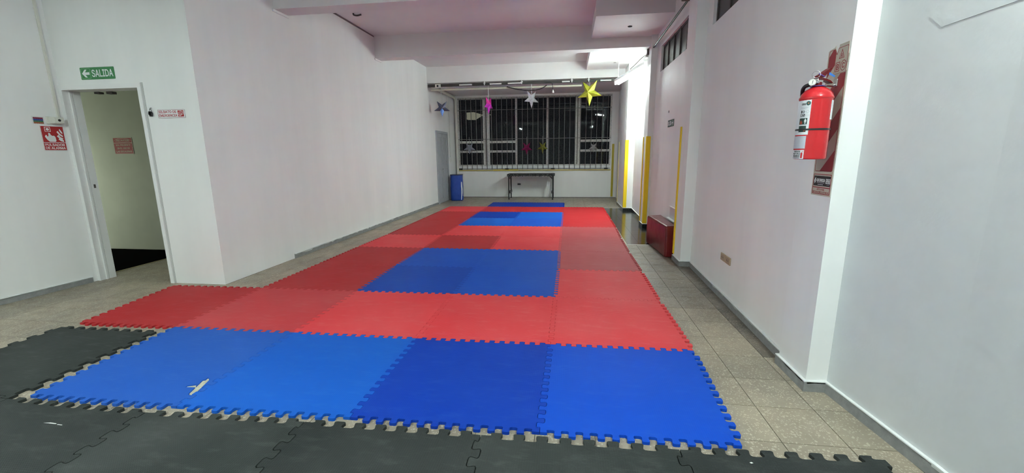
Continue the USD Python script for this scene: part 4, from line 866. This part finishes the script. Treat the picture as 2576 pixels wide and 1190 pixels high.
outlet('socket_plate', 'beige socket plate low on the right wall, right of the pair', (rwm(2.150) - .0005, 2.150, .362), tuple(-dm), .118, .070, beige, tan)
outlet('wall_socket', 'small black socket on the back wall below the folding table', (1.505, 11.5995, .395), (1, 0, 0), .10, .055, black_plastic, black_plastic)
solo('wall_scar', place(ext(Polygon([(0, 0), (.02, .03), (.026, .028), (.018, -.004)]), .004), (4.6115, 4.99, 1.965), (0, -1, 0), (0, 0, 1)), dark_steel, 'small dark chip in the wall above the small exit sign', 'chip')

# ================================================================== TABLE AND CLOTH
tb = thing('folding_table', 'narrow folding table with black legs against the back wall', 'table', (1.98, 11.15, 0))
TX0, TX1, TY0, TY1, TZ = 1.275, 2.70, 10.86, 11.45, .772
obj('tabletop', rbox(TX0 + .01, TX1 - .01, TY0 + .01, TY1 - .01, TZ - .030, TZ, .006), M('table_wood', (.12, .06, .035), .5), tb)
for x in (TX0 + .045, TX1 - .045):
    s = 1 if x < 2 else -1
    for y in (TY0 + .035, TY1 - .05): obj('leg', rbox(x - .018, x + .018, y - .018, y + .018, 0, TZ - .028, .004), black_paint, tb)
    obj('leg_brace', rbox(x - .010, x + .026 * s + (0.01 if s > 0 else -.01), TY0 + .03, TY1 - .04, .19, .265, .004) if s > 0 else rbox(x - .036, x + .010, TY0 + .03, TY1 - .04, .19, .265, .004), black_paint, tb)
    obj('corner_brace', place(ext(Polygon([(0, 0), (.02, 0), (.12, .10), (.12, .12), (.10, .12), (0, .03)]), .02), (x, TY0 + .030, TZ - .150), (s, 0, 0), (0, 0, 1)), M('brace_red_brown_' + ('a' if s > 0 else 'b'), (.035, .010, .008), .5), tb)
n = {'g': ('geometry', {}), 'v': ('voronoi_texture', {'scale': 30.0}), 'r': ('rgb_ramp', {'ramp': [(.0, (.20, .21, .19)), (.34, (.08, .085, .08)), (.5, (.012, .014, .013))]}), 'p': ('principled_bsdf', {'roughness': .8})}
cloth_m = usdkit.material(stage, '/World/Looks/crochet_cloth', n, [('g.position', 'v.vector'), ('v.distance', 'r.fac'), ('r.color', 'p.base_color')], 'p.BSDF')
cl = thing('tablecloth', 'dark speckled cloth with a scalloped edge on the folding table', 'tablecloth', (1.98, 11.15, TZ))
obj('top_sheet', bx(TX0, TX1, TY0, TY1, TZ + .0005, TZ + .0045), cloth_m, cl)
def skirt(L, seed):
    r = random.Random(seed); pts = [(0, 0), (L, 0)]; x = L
    while x > .02:
        w = min(x, r.uniform(.045, .06)); d = r.uniform(.058, .078)
        pts += [(x, -.045), (x - w * .25, -d), (x - w * .75, -d)]; x -= w
    return Polygon(pts + [(0, -.045)]).buffer(0)
obj('front_edge', place(ext(skirt(TX1 - TX0, 1), .004), (TX0, TY0, TZ + .0045), (1, 0, 0), (0, 0, 1)), cloth_m, cl)
obj('side_edge', place(ext(skirt(TY1 - TY0, 2), .004), (TX0, TY1, TZ + .0045), (0, -1, 0), (0, 0, 1)), cloth_m, cl)
obj('side_edge', place(ext(skirt(TY1 - TY0, 3), .004), (TX1, TY0, TZ + .0045), (0, 1, 0), (0, 0, 1)), cloth_m, cl)

# ================================================================== BLUE BAG
bg = thing('storage_bag', 'tall shiny blue tarpaulin bag with white stripes beside the grey door', 'bag', (-.25, 10.65, 0))
def se(t_, a, b, e=.45): return a * np.sign(np.cos(t_)) * abs(np.cos(t_)) ** e, b * np.sign(np.sin(t_)) * abs(np.sin(t_)) ** e
NS, NR = 64, 40; th = np.linspace(0, 2 * math.pi, NS, endpoint=False); zz = np.linspace(0, .775, NR)
ux, uy = se(th, .190, .185); V = []
for z in zz:
    f = 1 - .06 * math.exp(-z / .02) - .05 * math.exp(-(.775 - z) / .015) + .02 * math.sin(z * 7)
    p = np.stack([ux, uy, np.full(NS, z)], 1); d_ = (meshkit.fbm(p * 6, 3, 3) - .5) * .07 * (.4 + .6 * math.sin(min(1, z / .775) * math.pi))
    V.append(np.stack([ux * (f + d_ * 1.0), uy * (f + d_ * 1.0), np.full(NS, z)], 1))
V = np.vstack(V); F = []
for i in range(NR - 1):
    for j in range(NS):
        k = (j + 1) % NS; F += [[i * NS + j, i * NS + k, (i + 1) * NS + k], [i * NS + j, (i + 1) * NS + k, (i + 1) * NS + j]]
V = np.vstack([V, [[0, 0, 0], [0, 0, .768]]])
for j in range(NS):
    k = (j + 1) % NS; F += [[NR * NS, k, j], [NR * NS + 1, (NR - 1) * NS + j, (NR - 1) * NS + k]]
BX, BY = -.250, 10.675; rotb = math.radians(10)
def bagpt(P): 
    P = np.asarray(P, float); return np.stack([BX + P[:, 0] * math.cos(rotb) - P[:, 1] * math.sin(rotb), BY + P[:, 0] * math.sin(rotb) + P[:, 1] * math.cos(rotb), P[:, 2]], 1)
obj('body', trimesh.Trimesh(bagpt(V), F, process=False), tarp, bg, smooth=70)
rim = [(a, b, .772) for a, b in zip(ux * .97, uy * .97)]; rim.append(rim[0])
obj('rim', tube(bagpt(rim), .010, 6), M('bag_rim', (.010, .012, .04), .5), bg, smooth=60)
def on_bag(t0, t1, z0, z1, w0, w1, off=.006):
    """A tapering stripe on the bag's skin from (t0, z0) to (t1, z1)."""
    out = []
    for s in np.linspace(0, 1, 24):
        t_, z = t0 + (t1 - t0) * s, z0 + (z1 - z0) * s; hw = (w0 + (w1 - w0) * s) / 2; i = min(NR - 1, int(round(z / .775 * (NR - 1))))
        for q_ in (-hw, hw):
            tt = (t_ + q_) % (2 * math.pi); ring_ = V[i * NS:(i + 1) * NS, :2]; jj = tt / (2 * math.pi) * NS; j0 = int(jj) % NS; fr = jj - int(jj)
            xy = ring_[j0] * (1 - fr) + ring_[(j0 + 1) % NS] * fr; xy = xy * (1 + off / np.linalg.norm(xy)); out.append((*xy, z))
    P = np.array(out); inn = P.copy(); inn[:, :2] *= .96; A = np.vstack([P, inn]); nP = len(P); F_ = []
    for i in range(len(P) // 2 - 1):
        a, b, c, d = 2 * i, 2 * i + 1, 2 * i + 2, 2 * i + 3; F_ += [[a, b, d], [a, d, c], [nP + a, nP + d, nP + b], [nP + a, nP + c, nP + d], [a, c, nP + c], [a, nP + c, nP + a], [b, nP + d, d], [b, nP + b, nP + d]]
    m = trimesh.Trimesh(bagpt(A), F_, process=False); m.fix_normals(); return m
ws = M('bag_white_stripe', (.75, .75, .77), .4)
obj('stripe', on_bag(5.22, 5.36, .03, .57, .16, .20), ws, bg, label='white stripe'); obj('stripe', on_bag(5.72, 5.46, .14, .55, .12, .16), ws, bg, label='white stripe')
obj('side_panel', on_bag(5.55, 5.60, .58, .755, .62, .55, .003), tarp_dim, bg, label='paler blue side panel')

# raised plaster patch and knocks on the near right wall
nd = np.array([4.622 - 4.69, .59 + .06, 0]); nd /= np.linalg.norm(nd)
def nw(y, z): return (4.622 + (.59 - y) * .1046 - .0002, y, z)
pp = [nw(.32, 1.929), nw(.259, 1.873), nw(-.40, 1.900), nw(-.40, 1.950)]
v_ = np.array(pp); v2_ = v_ + np.array([-.0022, 0, 0]); Vp = np.vstack([v_, v2_]); Fp = [[4, 5, 6], [4, 6, 7]] + [[i, (i + 1) % 4, 4 + (i + 1) % 4] for i in range(4)] + [[i, 4 + (i + 1) % 4, 4 + i] for i in range(4)]
mp_ = trimesh.Trimesh(Vp, Fp, process=False); mp_.fix_normals(); obj('plaster_patch', mp_, wall_rough, NWALL)
